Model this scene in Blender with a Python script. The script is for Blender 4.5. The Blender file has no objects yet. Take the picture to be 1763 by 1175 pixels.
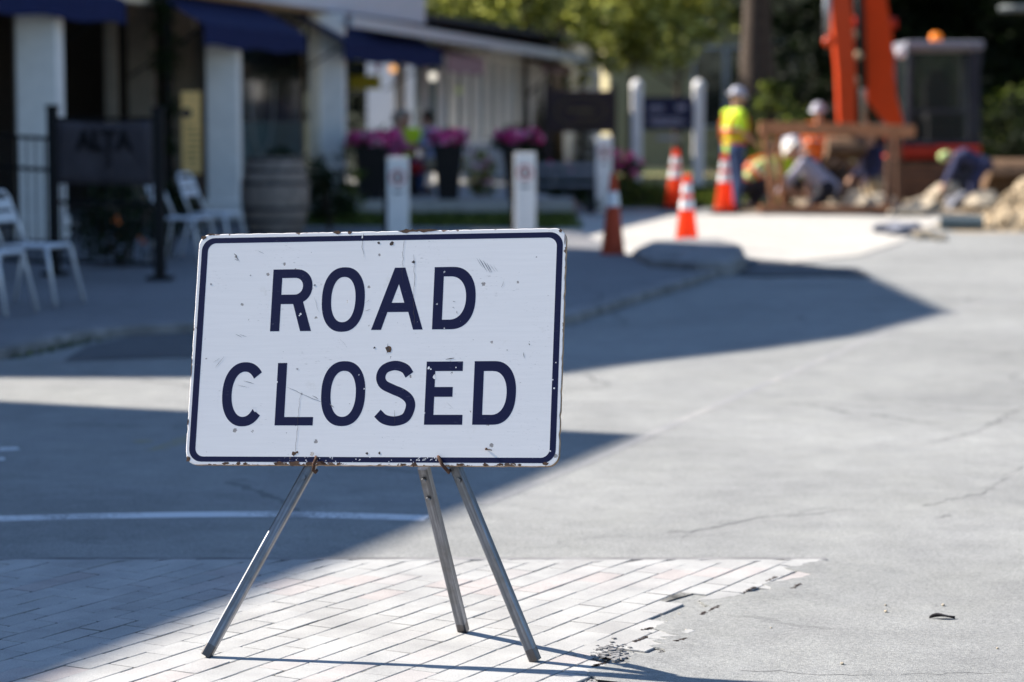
import bpy, bmesh, math, random
from mathutils import Vector, Matrix, noise
random.seed(7)
R = math.radians
sc = bpy.context.scene
COL = sc.collection
TAU = 2*math.pi

# ---------------------------------------------------------------- camera maths (metres, camera over the origin)
F = 85/36*1763; CX, CY = 881.5, 587.5
PITCH = math.atan((CY-203)/F); CAMH = 1.35
CAM = Vector((0, 0, CAMH))
FW = Vector((0, math.cos(PITCH), -math.sin(PITCH))); UP = Vector((0, math.sin(PITCH), math.cos(PITCH)))
def ray(x, y): return FW + Vector((1, 0, 0))*((x-CX)/F) - UP*((y-CY)/F)
def G(x, y, z=0.0):
    d = ray(x, y); return CAM + d*((z-CAMH)/d.z)
def at(x, y, Y):
    d = ray(x, y); return CAM + d*(Y/d.y)

# ---------------------------------------------------------------- object helpers
def link(o, parent=None):
    COL.objects.link(o)
    if parent: o.parent = parent
    return o
def tag(o, label=None, cat=None, group=None, kind=None):
    if label: o['label'] = label
    if cat: o['category'] = cat
    if group: o['group'] = group
    if kind: o['kind'] = kind
    return o
def empty(name, loc=(0, 0, 0), rz=0.0, label=None, cat=None, group=None):
    o = bpy.data.objects.new(name, None); o.location = loc; o.rotation_euler = (0, 0, rz)
    o.empty_display_size = 0.2
    link(o); return tag(o, label, cat, group)
def kids(o): return [c for c in bpy.data.objects if c.parent == o]
def copy_tree(o, parent=None):
    c = o.copy(); COL.objects.link(c); c.parent = parent
    for ch in kids(o): copy_tree(ch, c)
    return c

class MB:
    def __init__(s): s.v = []; s.f = []; s.c = []
    def add(s, vs, fs, col=None):
        n = len(s.v); s.v += [tuple(v) for v in vs]
        s.f += [tuple(i+n for i in f) for f in fs]
        s.c += [col if col is not None else 0.5]*len(fs)
    def box(s, c, d, rz=0.0, M=None):
        x, y, z = d[0]/2, d[1]/2, d[2]/2
        vs = [Vector((i*x, j*y, k*z)) for k in (-1, 1) for i, j in ((-1, -1), (1, -1), (1, 1), (-1, 1))]
        m = M if M is not None else Matrix.Rotation(rz, 4, 'Z')
        vs = [m @ v + Vector(c) for v in vs]
        s.add(vs, [(3, 2, 1, 0), (4, 5, 6, 7), (0, 1, 5, 4), (1, 2, 6, 5), (2, 3, 7, 6), (3, 0, 4, 7)])
    def bar(s, a, b, w, h, side=None):          # rectangular bar between two points
        a, b = Vector(a), Vector(b); d = (b-a).normalized()
        side = Vector(side) if side else (Vector((0, 0, 1)) if abs(d.z) < .9 else Vector((0, 1, 0)))
        x = d.cross(side).normalized(); y = x.cross(d).normalized()
        vs = [p + x*(i*w/2) + y*(j*h/2) for p in (a, b) for i, j in ((-1, -1), (1, -1), (1, 1), (-1, 1))]
        s.add(vs, [(0, 1, 2, 3), (7, 6, 5, 4), (0, 4, 5, 1), (1, 5, 6, 2), (2, 6, 7, 3), (3, 7, 4, 0)])
    def tube(s, pts, r, seg=10, cap=True):
        pts = [Vector(p) for p in pts]; n = len(pts)
        rs = r if isinstance(r, (list, tuple)) else [r]*n
        vs = []; fs = []; px = None
        for i, p in enumerate(pts):
            d = (pts[min(i+1, n-1)]-pts[max(i-1, 0)]).normalized()
            if px is None: px = d.orthogonal().normalized()
            x = (px - d*px.dot(d)).normalized(); px = x; y = d.cross(x)
            vs += [p + (x*math.cos(TAU*k/seg)+y*math.sin(TAU*k/seg))*rs[i] for k in range(seg)]
        for i in range(n-1):
            for k in range(seg):
                fs.append((i*seg+k, i*seg+(k+1) % seg, (i+1)*seg+(k+1) % seg, (i+1)*seg+k))
        if cap: fs += [tuple(range(seg))[::-1], tuple(range((n-1)*seg, n*seg))]
        s.add(vs, fs)
    def ball(s, c, r, seg=14, rings=9, M=None):
        r = (r, r, r) if not isinstance(r, (tuple, list)) else r
        vs = []; fs = []
        for i in range(rings+1):
            t = math.pi*(i+.0)/rings
            for k in range(seg):
                v = Vector((r[0]*math.sin(t)*math.cos(TAU*k/seg), r[1]*math.sin(t)*math.sin(TAU*k/seg), r[2]*math.cos(t)))
                if M: v = M @ v
                vs.append(v+Vector(c))
        for i in range(rings):
            for k in range(seg):
                fs.append((i*seg+k, (i+1)*seg+k, (i+1)*seg+(k+1) % seg, i*seg+(k+1) % seg))
        s.add(vs, fs)
    def cap(s, a, ra, b, rb, seg=12):           # tapered capsule
        a, b = Vector(a), Vector(b); d = (b-a).normalized()
        pts = []; rs = []
        for k in range(5):
            t = math.pi/2*(1-k/4)
            pts.append(a-d*ra*math.sin(t)); rs.append(max(ra*math.cos(t), ra*.05))
        for k in range(5):
            t = math.pi/2*k/4
            pts.append(b+d*rb*math.sin(t)); rs.append(max(rb*math.cos(t), rb*.05))
        s.tube(pts, rs, seg)
    def lathe(s, prof, c=(0, 0, 0), seg=24, M=None):
        vs = []; fs = []; n = len(prof)
        for r, z in prof:
            for k in range(seg):
                v = Vector((r*math.cos(TAU*k/seg), r*math.sin(TAU*k/seg), z))
                if M: v = M @ v
                vs.append(v+Vector(c))
        for i in range(n-1):
            for k in range(seg):
                fs.append((i*seg+k, i*seg+(k+1) % seg, (i+1)*seg+(k+1) % seg, (i+1)*seg+k))
        fs += [tuple(range(seg))[::-1], tuple(range((n-1)*seg, n*seg))]
        s.add(vs, fs)
    def prism(s, poly, z0, z1):
        n = len(poly)
        a = sum(poly[i][0]*poly[(i+1) % n][1]-poly[(i+1) % n][0]*poly[i][1] for i in range(n))
        if a < 0: poly = poly[::-1]
        vs = [(p[0], p[1], z0) for p in poly]+[(p[0], p[1], z1) for p in poly]
        fs = [tuple(range(n))[::-1], tuple(range(n, 2*n))]+[(i, (i+1) % n, n+(i+1) % n, n+i) for i in range(n)]
        s.add(vs, fs)
    def mesh(s, name, mat=None, smooth=False):
        me = bpy.data.meshes.new(name); me.from_pydata(s.v, [], s.f)
        if mat: me.materials.append(mat)
        if len(set(s.c)) > 1:
            at_ = me.attributes.new('tone', 'FLOAT', 'FACE')
            at_.data.foreach_set('value', s.c)
        if smooth: me.shade_smooth()
        me.update(); return me
    def build(s, name, mat, parent=None, smooth=False, bevel=0.0):
        me = s.mesh(name, mat, smooth)
        o = link(bpy.data.objects.new(name, me), parent)
        if bevel:
            b = o.modifiers.new('bevel', 'BEVEL'); b.width = bevel; b.segments = 2; b.limit_method = 'ANGLE'
        return o

def bake(o):                                     # evaluate modifiers into the mesh
    dg = bpy.context.evaluated_depsgraph_get()
    me = bpy.data.meshes.new_from_object(o.evaluated_get(dg)); o.modifiers.clear()
    old = o.data; o.data = me; me.name = o.name
    bpy.data.meshes.remove(old)
    return o
def remesh_obj(mb, name, mat, parent, vox):
    o = mb.build(name, mat, parent)
    m = o.modifiers.new('r', 'REMESH'); m.mode = 'VOXEL'; m.voxel_size = vox; m.use_smooth_shade = True
    sm = o.modifiers.new('s', 'SMOOTH'); sm.iterations = 3; sm.factor = .5
    bpy.context.view_layer.update()
    bake(o)
    if not o.data.materials: o.data.materials.append(mat)
    return o
def text_mesh(name, body, size, mat, parent, M, extrude=.003, bold=0.0, sx=1.0):
    cu = bpy.data.curves.new(name, 'FONT'); cu.body = body; cu.size = size
    cu.align_x = 'CENTER'; cu.align_y = 'CENTER'; cu.extrude = extrude; cu.offset = bold
    t = link(bpy.data.objects.new(name, cu)); bpy.context.view_layer.update()
    dg = bpy.context.evaluated_depsgraph_get()
    me = bpy.data.meshes.new_from_object(t.evaluated_get(dg)); me.name = name
    bpy.data.objects.remove(t); bpy.data.curves.remove(cu)
    me.materials.clear(); me.materials.append(mat)
    me.transform(M @ Matrix.Diagonal((sx, 1, 1, 1)))
    return link(bpy.data.objects.new(name, me), parent)

# ---------------------------------------------------------------- materials
def S(v): return tuple(v)+(1,) if len(v) == 3 else v
def new_mat(name):
    m = bpy.data.materials.new(name); m.use_nodes = True
    nt = m.node_tree; b = nt.nodes['Principled BSDF']
    return m, nt, b
def N(nt, t, **k):
    n = nt.nodes.new('ShaderNode'+t)
    for a, v in k.items():
        if a in n.inputs.keys(): n.inputs[a].default_value = v
        else: setattr(n, a, v)
    return n
def L(nt, a, b): nt.links.new(a, b)
def ntex(nt, scale, detail=5, rough=.6, coord='Object', vec=None, dist=0.0):
    n = N(nt, 'TexNoise'); n.inputs['Scale'].default_value = scale; n.inputs['Detail'].default_value = detail
    n.inputs['Roughness'].default_value = rough; n.inputs['Distortion'].default_value = dist
    if vec is None:
        tc = N(nt, 'TexCoord'); vec = tc.outputs[coord]
    L(nt, vec, n.inputs['Vector']); return n
def ramp(nt, src, stops):
    r = N(nt, 'ValToRGB'); e = r.color_ramp.elements
    while len(e) < len(stops): e.new(.5)
    for i, (p, c) in enumerate(stops):
        e[i].position = p; e[i].color = S(c) if isinstance(c, (tuple, list)) else (c, c, c, 1)
    L(nt, src, r.inputs[0]); return r
def mixc(nt, fac, a, b, mode='MIX'):
    m = N(nt, 'Mix', data_type='RGBA', blend_type=mode)
    for i, v in ((0, fac), (6, a), (7, b)):
        if hasattr(v, 'links'): L(nt, v, m.inputs[i])
        else: m.inputs[i].default_value = S(v) if isinstance(v, (tuple, list)) else v
    return m.outputs[2]
def math_(nt, op, a, b=None, c=None, clamp=False):
    m = N(nt, 'Math', operation=op); m.use_clamp = clamp
    for i, v in enumerate((a, b, c)):
        if v is None: continue
        if hasattr(v, 'links'): L(nt, v, m.inputs[i])
        else: m.inputs[i].default_value = v
    return m.outputs[0]
def bump(nt, b, h, strength=.3, dist=.01):
    n = N(nt, 'Bump'); n.inputs['Strength'].default_value = strength; n.inputs['Distance'].default_value = dist
    L(nt, h, n.inputs['Height']); L(nt, n.outputs[0], b.inputs['Normal']); return n
def mat(name, col, rough=.7, metal=0.0, var=.25, scale=6.0, bmp=.15, bscale=None, spec=None, emit=None):
    m, nt, b = new_mat(name)
    n = ntex(nt, scale)
    r = ramp(nt, n.outputs[0], [(.3, tuple(c*(1-var) for c in col)), (.7, tuple(min(1, c*(1+var*.6)) for c in col))])
    L(nt, r.outputs[0], b.inputs['Base Color'])
    b.inputs['Roughness'].default_value = rough; b.inputs['Metallic'].default_value = metal
    b.inputs['Specular IOR Level'].default_value = spec if spec is not None else (.22 if not metal else .5)
    if bmp:
        n2 = ntex(nt, bscale or scale*8, 3); bump(nt, b, n2.outputs[0], bmp, .01)
    if emit:
        b.inputs['Emission Color'].default_value = S(emit[0]); b.inputs['Emission Strength'].default_value = emit[1]
    return m

def asphalt_mat(name, base, patch=.22):
    m, nt, b = new_mat(name)
    big = ntex(nt, .55, 4, .55); mid = ntex(nt, 6, 5, .65); fine = ntex(nt, 330, 3, .75); vor = N(nt, 'TexVoronoi', feature='F1')
    tc = N(nt, 'TexCoord'); L(nt, tc.outputs['Object'], vor.inputs['Vector']); vor.inputs['Scale'].default_value = 260
    c0 = ramp(nt, big.outputs[0], [(.32, tuple(c*(1-patch) for c in base)), (.68, tuple(c*(1+patch*.7) for c in base))])
    c1 = ramp(nt, mid.outputs[0], [(.3, (.86, .86, .86)), (.7, (1.1, 1.1, 1.1))])
    c2 = ramp(nt, fine.outputs[0], [(.32, (.45, .45, .46)), (.5, (1, 1, 1)), (.68, (1.55, 1.53, 1.48))])
    x = mixc(nt, 1.0, c0.outputs[0], c1.outputs[0], 'MULTIPLY'); x = mixc(nt, .85, x, c2.outputs[0], 'MULTIPLY')
    sp_ = ntex(nt, 75, 4, .7); c3 = ramp(nt, sp_.outputs[0], [(.34, (.70, .70, .70)), (.5, (1, 1, 1)), (.66, (1.22, 1.21, 1.18))]); x = mixc(nt, .8, x, c3.outputs[0], 'MULTIPLY')
    st_ = ntex(nt, 1.7, 6, .7, dist=.6); c4 = ramp(nt, st_.outputs[0], [(.36, (.91, .91, .92)), (.5, (1, 1, 1)), (.66, (1.06, 1.06, 1.04))]); x = mixc(nt, .9, x, c4.outputs[0], 'MULTIPLY')
    # cracks: warped cell borders, only where a large noise allows them
    w = ntex(nt, 2.2, 4, .6); vm = N(nt, 'VectorMath', operation='MULTIPLY_ADD')
    L(nt, w.outputs['Color'], vm.inputs[0]); vm.inputs[1].default_value = (.5, .5, 0); L(nt, tc.outputs['Object'], vm.inputs[2])
    v2 = N(nt, 'TexVoronoi', feature='DISTANCE_TO_EDGE'); v2.inputs['Scale'].default_value = .42; L(nt, vm.outputs[0], v2.inputs['Vector'])
    cr = math_(nt, 'LESS_THAN', v2.outputs['Distance'], .006)
    msk = ntex(nt, .8, 2, .5); mk = ramp(nt, msk.outputs[0], [(.5, 0), (.56, 1)])
    cf = math_(nt, 'MULTIPLY', cr, mk.outputs[0]); cf = math_(nt, 'MULTIPLY', cf, .4)
    x = mixc(nt, cf, x, (.03, .03, .032))
    L(nt, x, b.inputs['Base Color']); b.inputs['Roughness'].default_value = .82; b.inputs['Specular IOR Level'].default_value = .35
    h = math_(nt, 'ADD', math_(nt, 'MULTIPLY', fine.outputs[0], .6), math_(nt, 'MULTIPLY', vor.outputs['Distance'], .5))
    h = math_(nt, 'SUBTRACT', h, math_(nt, 'MULTIPLY', cf, 1.2))
    bump(nt, b, h, .42, .004)
    return m

M_ = {}
M_['road'] = asphalt_mat('asphalt', (.240, .243, .238), .16)
M_['road_dark'] = asphalt_mat('fresh asphalt', (.085, .088, .095), .15)
M_['crack_grey'] = asphalt_mat('crack filling', (.13, .13, .13), .3)
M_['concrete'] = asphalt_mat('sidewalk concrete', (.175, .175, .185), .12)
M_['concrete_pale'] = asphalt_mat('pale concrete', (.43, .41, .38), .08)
M_['kerb'] = mat('kerb stone', (.22, .215, .215), .8, var=.45, scale=4, bmp=.3, bscale=60)
M_['sand'] = mat('joint sand', (.075, .072, .07), .95, bscale=300, bmp=.5, scale=20)
m, nt, b = new_mat('patchy joint filling')
n1 = ntex(nt, 7, 5, .65); n2 = ntex(nt, 160, 3, .7); sm_ = math_(nt, 'ADD', math_(nt, 'MULTIPLY', n1.outputs[0], .75), math_(nt, 'MULTIPLY', n2.outputs[0], .25))
L(nt, ramp(nt, sm_, [(.42, (.02, .02, .019)), (.52, (.12, .118, .11)), (.60, (.30, .295, .285))]).outputs[0], b.inputs['Base Color']); b.inputs['Roughness'].default_value = .95; M_['sand'] = m
M_['dirt'] = mat('dug earth', (.30, .24, .17), .95, var=.4, scale=1.2, bmp=.6, bscale=14)
M_['grass_ground'] = mat('lawn soil', (.035, .060, .012), .95, var=.4, scale=1.5, bmp=.5, bscale=40)
M_['straw'] = mat('dry grass', (.40, .33, .14), .95, var=.3, scale=1.2, bmp=.5, bscale=40)
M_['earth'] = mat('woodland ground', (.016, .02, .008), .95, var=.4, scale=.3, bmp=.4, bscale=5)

# paver material with a tone per brick
m, nt, b = new_mat('concrete paver')
a = N(nt, 'Attribute', attribute_name='tone')
r = ramp(nt, a.outputs['Fac'], [(0, (.355, .35, .34)), (.4, (.385, .382, .372)), (.8, (.405, .402, .392)), (.93, (.405, .385, .375)), (1, (.40, .365, .352))])
n1 = ntex(nt, 5, 5, .6); n2 = ntex(nt, 260, 3, .7)
r1 = ramp(nt, n1.outputs[0], [(.3, (.80, .80, .81)), (.7, (1.1, 1.1, 1.1))]); r2 = ramp(nt, n2.outputs[0], [(.3, (.66, .66, .66)), (.55, (1, 1, 1)), (.75, (1.22, 1.2, 1.16))])
x = mixc(nt, 1., r.outputs[0], r1.outputs[0], 'MULTIPLY'); x = mixc(nt, .8, x, r2.outputs[0], 'MULTIPLY')
L(nt, x, b.inputs['Base Color']); b.inputs['Roughness'].default_value = .8; b.inputs['Specular IOR Level'].default_value = .3
bump(nt, b, n2.outputs[0], .5, .004); M_['paver'] = m

# worn road paint: patchy coverage over asphalt colour
def paint_mat(name, col, cover=.5, under=(.215, .215, .22)):
    m, nt, b = new_mat(name)
    n = ntex(nt, 55, 6, .75); n2 = ntex(nt, 3, 3, .5)
    s = math_(nt, 'ADD', math_(nt, 'MULTIPLY', n.outputs[0], .6), math_(nt, 'MULTIPLY', n2.outputs[0], .4))
    r = ramp(nt, s, [(cover-.05, 1), (cover+.05, 0)])
    x = mixc(nt, r.outputs[0], under, col); L(nt, x, b.inputs['Base Color'])
    n3 = ntex(nt, 190, 3, .7); bump(nt, b, n3.outputs[0], .5, .006)
    b.inputs['Roughness'].default_value = .8; return m
M_['line'] = paint_mat('worn white road paint', (.66, .67, .68), .56)
M_['line_faint'] = paint_mat('almost gone road paint', (.31, .30, .285), .47, (.222, .222, .226))
M_['line_yellow'] = paint_mat('worn yellow road paint', (.30, .25, .10), .47)

# sign face: aged white enamel on plywood, brown where it has chipped away near the rim
SW, SH = .97, .601
def sign_paint(name, base, chips=True, letter=False):
    m, nt, b = new_mat(name)
    tc = N(nt, 'TexCoord'); O = tc.outputs['Object']
    sep = N(nt, 'SeparateXYZ'); L(nt, O, sep.inputs[0])
    ax = math_(nt, 'SUBTRACT', SW/2, math_(nt, 'ABSOLUTE', math_(nt, 'SUBTRACT', sep.outputs[0], SW/2)))
    ay = math_(nt, 'SUBTRACT', SH/2, math_(nt, 'ABSOLUTE', math_(nt, 'SUBTRACT', sep.outputs[1], SH/2)))
    d = math_(nt, 'MINIMUM', ax, ay)
    n_c = ntex(nt, 22, 6, .7, vec=O); n_big = ntex(nt, 5, 3, .5, vec=O)
    cn = math_(nt, 'ADD', math_(nt, 'MULTIPLY', n_c.outputs[0], .75), math_(nt, 'MULTIPLY', n_big.outputs[0], .45))
    # faint dirt and long grain streaks
    mp = N(nt, 'Mapping'); mp.inputs['Scale'].default_value = (2.0, 40, 1); L(nt, O, mp.inputs[0])
    gr = ntex(nt, 3, 4, .6, vec=mp.outputs[0]); dirt = ntex(nt, 7, 6, .7, vec=O)
    g1 = ramp(nt, gr.outputs[0], [(.35, (.97, .97, .97)), (.65, (1.01, 1.01, 1.01))]); g2 = ramp(nt, dirt.outputs[0], [(.3, (1, 1, 1)), (.62, (1, 1, 1)), (.78, (.80, .775, .73))])
    x = mixc(nt, 1., base, g1.outputs[0], 'MULTIPLY'); x = mixc(nt, 1. if not letter else .3, x, g2.outputs[0], 'MULTIPLY')
    # specks
    vo = N(nt, 'TexVoronoi', feature='F1'); vo.inputs['Scale'].default_value = 34 if not letter else 60; L(nt, O, vo.inputs['Vector'])
    wn = N(nt, 'TexWhiteNoise', noise_dimensions='3D'); L(nt, vo.outputs['Position'], wn.inputs['Vector'])
    rad = math_(nt, 'MULTIPLY', math_(nt, 'POWER', wn.outputs['Value'], 6.0 if not letter else 26.0), .19)
    warp = ntex(nt, 300, 3, .6, vec=O)
    dd = math_(nt, 'ADD', vo.outputs['Distance'], math_(nt, 'MULTIPLY', math_(nt, 'SUBTRACT', warp.outputs[0], .5), .34))
    sp = math_(nt, 'LESS_THAN', dd, rad)
    x = mixc(nt, math_(nt, 'MULTIPLY', sp, .75), x, (.13, .105, .09) if not letter else (.55, .55, .55))
    # smudges made of many tiny scrapes in patches
    mp2 = N(nt, 'Mapping'); mp2.inputs['Rotation'].default_value = (0, 0, .5); mp2.inputs['Scale'].default_value = (60, 240, 1); L(nt, O, mp2.inputs[0])
    sc_ = ntex(nt, 1, 5, .7, vec=mp2.outputs[0]); pm = ntex(nt, 6, 3, .6, vec=O)
    k = math_(nt, 'MULTIPLY', ramp(nt, sc_.outputs[0], [(.60, 0), (.68, 1)]).outputs[0], ramp(nt, pm.outputs[0], [(.50, 0), (.60, 1)]).outputs[0])
    x = mixc(nt, math_(nt, 'MULTIPLY', k, .5 if not letter else .25), x, (.22, .19, .17) if not letter else (.3, .3, .35))
    b.inputs['Roughness'].default_value = .5; b.inputs['Specular IOR Level'].default_value = .3 if not letter else .12
    if not letter:
        # chips at the rim: brown wood / rust shows through
        thr = math_(nt, 'MULTIPLY', math_(nt, 'SUBTRACT', cn, .665), .105)
        botm = math_(nt, 'MULTIPLY', math_(nt, 'LESS_THAN', sep.outputs[1], .04), .0055)
        e = math_(nt, 'LESS_THAN', d, math_(nt, 'ADD', thr, botm))
        wood = ramp(nt, n_c.outputs[0], [(.35, (.05, .028, .018)), (.6, (.13, .075, .048)), (.75, (.26, .18, .12))])
        x = mixc(nt, e, x, wood.outputs[0])
        hgt = math_(nt, 'SUBTRACT', 1.0, math_(nt, 'ADD', e, sp))
        bump(nt, b, hgt, .6, .001)
    else:
        # small flakes missing from the dark film, mostly along the bottom edge
        wb = math_(nt, 'MULTIPLY', math_(nt, 'LESS_THAN', sep.outputs[1], .05), .055)
        n_f = ntex(nt, 70, 5, .7, vec=O)
        fl = math_(nt, 'GREATER_THAN', math_(nt, 'ADD', n_f.outputs[0], wb), .765)
        x = mixc(nt, fl, x, (.72, .72, .72))
    L(nt, x, b.inputs['Base Color'])
    return m
M_['sign_white'] = sign_paint('aged white sign paint', (.79, .745, .72))
M_['sign_navy'] = sign_paint('navy sign film', (.010, .012, .045), letter=True)
M_['ply_edge'] = mat('plywood edge', (.30, .20, .12), .8, var=.6, scale=40, bmp=.3)
M_['mark'] = mat('scratch grey', (.07, .055, .05), .8)
M_['mark_light'] = mat('light scratch', (.30, .28, .27), .8)
M_['rust'] = mat('rust', (.085, .042, .026), .85, var=.6, scale=90, bmp=.5)

m, nt, b = new_mat('galvanised square tube')
tc = N(nt, 'TexCoord'); mp = N(nt, 'Mapping'); mp.inputs['Scale'].default_value = (110, 110, 3.5); L(nt, tc.outputs['Object'], mp.inputs[0])
n1 = ntex(nt, 1, 6, .75, vec=mp.outputs[0]); n2 = ntex(nt, 4, 5, .7); n3 = ntex(nt, 120, 4, .7)
x = ramp(nt, n1.outputs[0], [(.3, (.085, .09, .105)), (.5, (.17, .18, .205)), (.72, (.32, .33, .37))]).outputs[0]
x = mixc(nt, ramp(nt, n2.outputs[0], [(.45, 0), (.62, .8)]).outputs[0], x, (.11, .105, .095))
x = mixc(nt, ramp(nt, n3.outputs[0], [(.66, 0), (.72, .7)]).outputs[0], x, (.12, .07, .045))
sep = N(nt, 'SeparateXYZ'); L(nt, tc.outputs['Object'], sep.inputs[0])
foot = math_(nt, 'LESS_THAN', math_(nt, 'ADD', sep.outputs[2], math_(nt, 'MULTIPLY', n2.outputs[0], .05)), .055)
x = mixc(nt, math_(nt, 'MULTIPLY', foot, .55), x, (.055, .04, .032))
L(nt, x, b.inputs['Base Color']); b.inputs['Metallic'].default_value = .9
L(nt, ramp(nt, n1.outputs[0], [(.3, .48), (.7, .30)]).outputs[0], b.inputs['Roughness']); bump(nt, b, n1.outputs[0], .25, .002)
M_['tube'] = m

M_['white_paint'] = mat('white painted wood', (.84, .82, .79), .6, var=.08)
M_['cream_paint'] = mat('cream painted wood', (.74, .64, .50), .6, var=.08)
M_['beige_wall'] = mat('beige wall', (.24, .20, .155), .8, var=.12)
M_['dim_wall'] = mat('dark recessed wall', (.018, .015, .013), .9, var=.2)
M_['soffit'] = mat('wooden soffit', (.42, .30, .18), .7, var=.2)
M_['awning'] = mat('blue awning canvas', (.010, .017, .070), .85, var=.15, bmp=.1, spec=.15)
M_['pink_awning'] = mat('faded rose canvas', (.34, .22, .23), .8, var=.1)
M_['roof_dark'] = mat('dark shingles', (.05, .05, .058), .85, var=.3)
M_['gutter'] = mat('pale gutter', (.55, .55, .57), .5, var=.05)
M_['glass'] = mat('dark window glass', (.015, .02, .02), .08, var=.2, bmp=0, spec=.6)
M_['frost'] = mat('frosted window film', (.075, .12, .125), .5, var=.2)
M_['curtain'] = mat('pale curtain', (.36, .37, .36), .8, var=.2)
M_['black_metal'] = mat('black iron', (.006, .006, .007), .6, var=.2)
M_['banner'] = mat('grey banner cloth', (.075, .066, .074), .85, var=.3, scale=3)
M_['black'] = mat('matt black', (.012, .011, .013), .8)
M_['alu'] = mat('brushed aluminium', (.62, .63, .66), .42, metal=.35, var=.06)
M_['oak'] = mat('weathered barrel oak', (.26, .21, .175), .8, var=.35, scale=12)
M_['hoop'] = mat('barrel hoop steel', (.05, .05, .06), .5, metal=.6)
M_['cone'] = mat('orange cone plastic', (.72, .085, .02), .45, var=.08, bmp=.05)
nt_ = M_['cone'].node_tree; t_ = N(nt_, 'BsdfTranslucent'); t_.inputs[0].default_value = (1, .20, .09, 1); mx_ = N(nt_, 'MixShader'); mx_.inputs[0].default_value = .6
L(nt_, nt_.nodes['Principled BSDF'].outputs[0], mx_.inputs[1]); L(nt_, t_.outputs[0], mx_.inputs[2]); L(nt_, mx_.outputs[0], nt_.nodes['Material Output'].inputs[0])
M_['cone_shaded'] = mat('shade-darkened orange cone plastic', (.42, .055, .02), .6, var=.15, bmp=.05)  # building shade on this cone put into a darker orange
M_['reflect'] = mat('reflective white collar', (.75, .75, .76), .35, var=.05)
M_['red_print'] = mat('red print', (.50, .06, .05), .6)
M_['planter'] = mat('charcoal planter', (.012, .011, .012), .55)
M_['pink'] = mat('pink petals', (.90, .08, .36), .7, var=.35, scale=30)
M_['palepink'] = mat('pale pink petals', (.80, .40, .56), .7, var=.35, scale=30)
M_['orange_petal'] = mat('orange petals', (.7, .16, .02), .7)
M_['yellow'] = mat('yellow panel', (.90, .56, .20), .7, var=.15)
M_['yellowgreen'] = mat('yellow lantern paper', (.50, .48, .05), .7, var=.1)
M_['navy'] = mat('navy board', (.012, .015, .05), .5)
M_['brown_sign'] = mat('dark brown carved wood', (.035, .024, .026), .6, var=.3)
M_['gold'] = mat('faded gilt', (.12, .095, .045), .6)
M_['timber'] = mat('rough timber', (.34, .15, .075), .8, var=.35, scale=8)
M_['timber_grey'] = mat('grey brown timber', (.13, .07, .045), .85, var=.35, scale=8)
M_['dig_orange'] = mat('excavator orange paint', (.52, .050, .008), .4, var=.1, bmp=.03)
M_['dig_red'] = mat('excavator red skirt', (.50, .035, .012), .45, var=.1)
M_['cab_silver'] = mat('cab roof silver paint', (.20, .20, .235), .45, var=.1)
M_['cab_grey'] = mat('cab grey paint', (.030, .031, .045), .45, var=.1)
M_['rubber'] = mat('track rubber', (.02, .02, .02), .85, var=.3)
M_['steel'] = mat('worn steel', (.30, .30, .30), .4, metal=.7)
M_['beacon'] = mat('amber beacon', (.85, .22, .01), .3, emit=((1, .25, .02), .15))
M_['lamp_warm'] = mat('lit warm globe', (.8, .5, .2), .4, emit=((1, .48, .16), .45))
M_['globe_sunlit'] = mat('painted-sunlight white globe', (.8, .78, .72), .4, emit=((1, .93, .8), .38))  # faint emission stands in for sunlight on the white globe
M_['stone'] = mat('broken stone', (.40, .34, .26), .9, var=.35, scale=3, bmp=.5, bscale=20)
M_['gravel'] = mat('crushed gravel', (.36, .285, .19), .95, var=.5, scale=5, bmp=.8, bscale=40)
M_['bag'] = mat('teal grey plastic', (.12, .155, .165), .6)
M_['bluegrey'] = mat('blue grey stone', (.17, .18, .22), .85, var=.3)
M_['bucket'] = mat('brown digging bucket', (.16, .095, .055), .7, var=.4)
M_['bark'] = mat('bark', (.075, .055, .042), .95, var=.45, scale=9, bmp=.8, bscale=25)
M_['house_cream'] = mat('cream clapboard', (.40, .345, .20), .8, var=.1)
M_['house_white'] = mat('white clapboard', (.55, .56, .60), .8, var=.08)
M_['skin'] = mat('skin', (.46, .26, .18), .55, var=.1, bmp=.03)
M_['hivis'] = mat('lime safety cloth', (.50, .72, .03), .8, var=.1)
M_['pale_lime'] = mat('pale lime cloth', (.50, .62, .26), .8, var=.1)
M_['orange_band'] = mat('orange safety tape', (.80, .17, .03), .6)
M_['denim'] = mat('blue denim', (.045, .075, .16), .85, var=.25)
M_['darkcloth'] = mat('dark work cloth', (.022, .022, .03), .85, var=.2)
M_['navycloth'] = mat('navy work cloth', (.03, .035, .085), .85, var=.2)
M_['greycloth'] = mat('lavender grey cloth', (.33, .32, .40), .85, var=.12)
M_['khaki'] = mat('khaki cloth', (.34, .27, .18), .85, var=.15)
M_['pinkcloth'] = mat('pink blouse cloth', (.52, .12, .26), .85)
M_['bluecloth'] = mat('pale blue shirt cloth', (.36, .40, .60), .85)
M_['redcloth'] = mat('red cloth', (.45, .05, .03), .85)
M_['boot'] = mat('brown boot leather', (.06, .04, .03), .7)
M_['hat_white'] = mat('white hard hat', (.80, .79, .76), .35, var=.04, bmp=0)
M_['hat_grey'] = mat('grey hard hat', (.40, .40, .46), .35, var=.04, bmp=0)
M_['hat_beige'] = mat('beige hard hat', (.52, .44, .30), .4, var=.04, bmp=0)
M_['hair_grey'] = mat('grey hair', (.26, .23, .19), .8, var=.3)
M_['hair_dark'] = mat('dark hair', (.04, .028, .02), .8, var=.3)
M_['eye'] = mat('eye', (.02, .015, .012), .2, bmp=0)
M_['red_bag'] = mat('dark red bag', (.28, .01, .012), .6)
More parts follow.
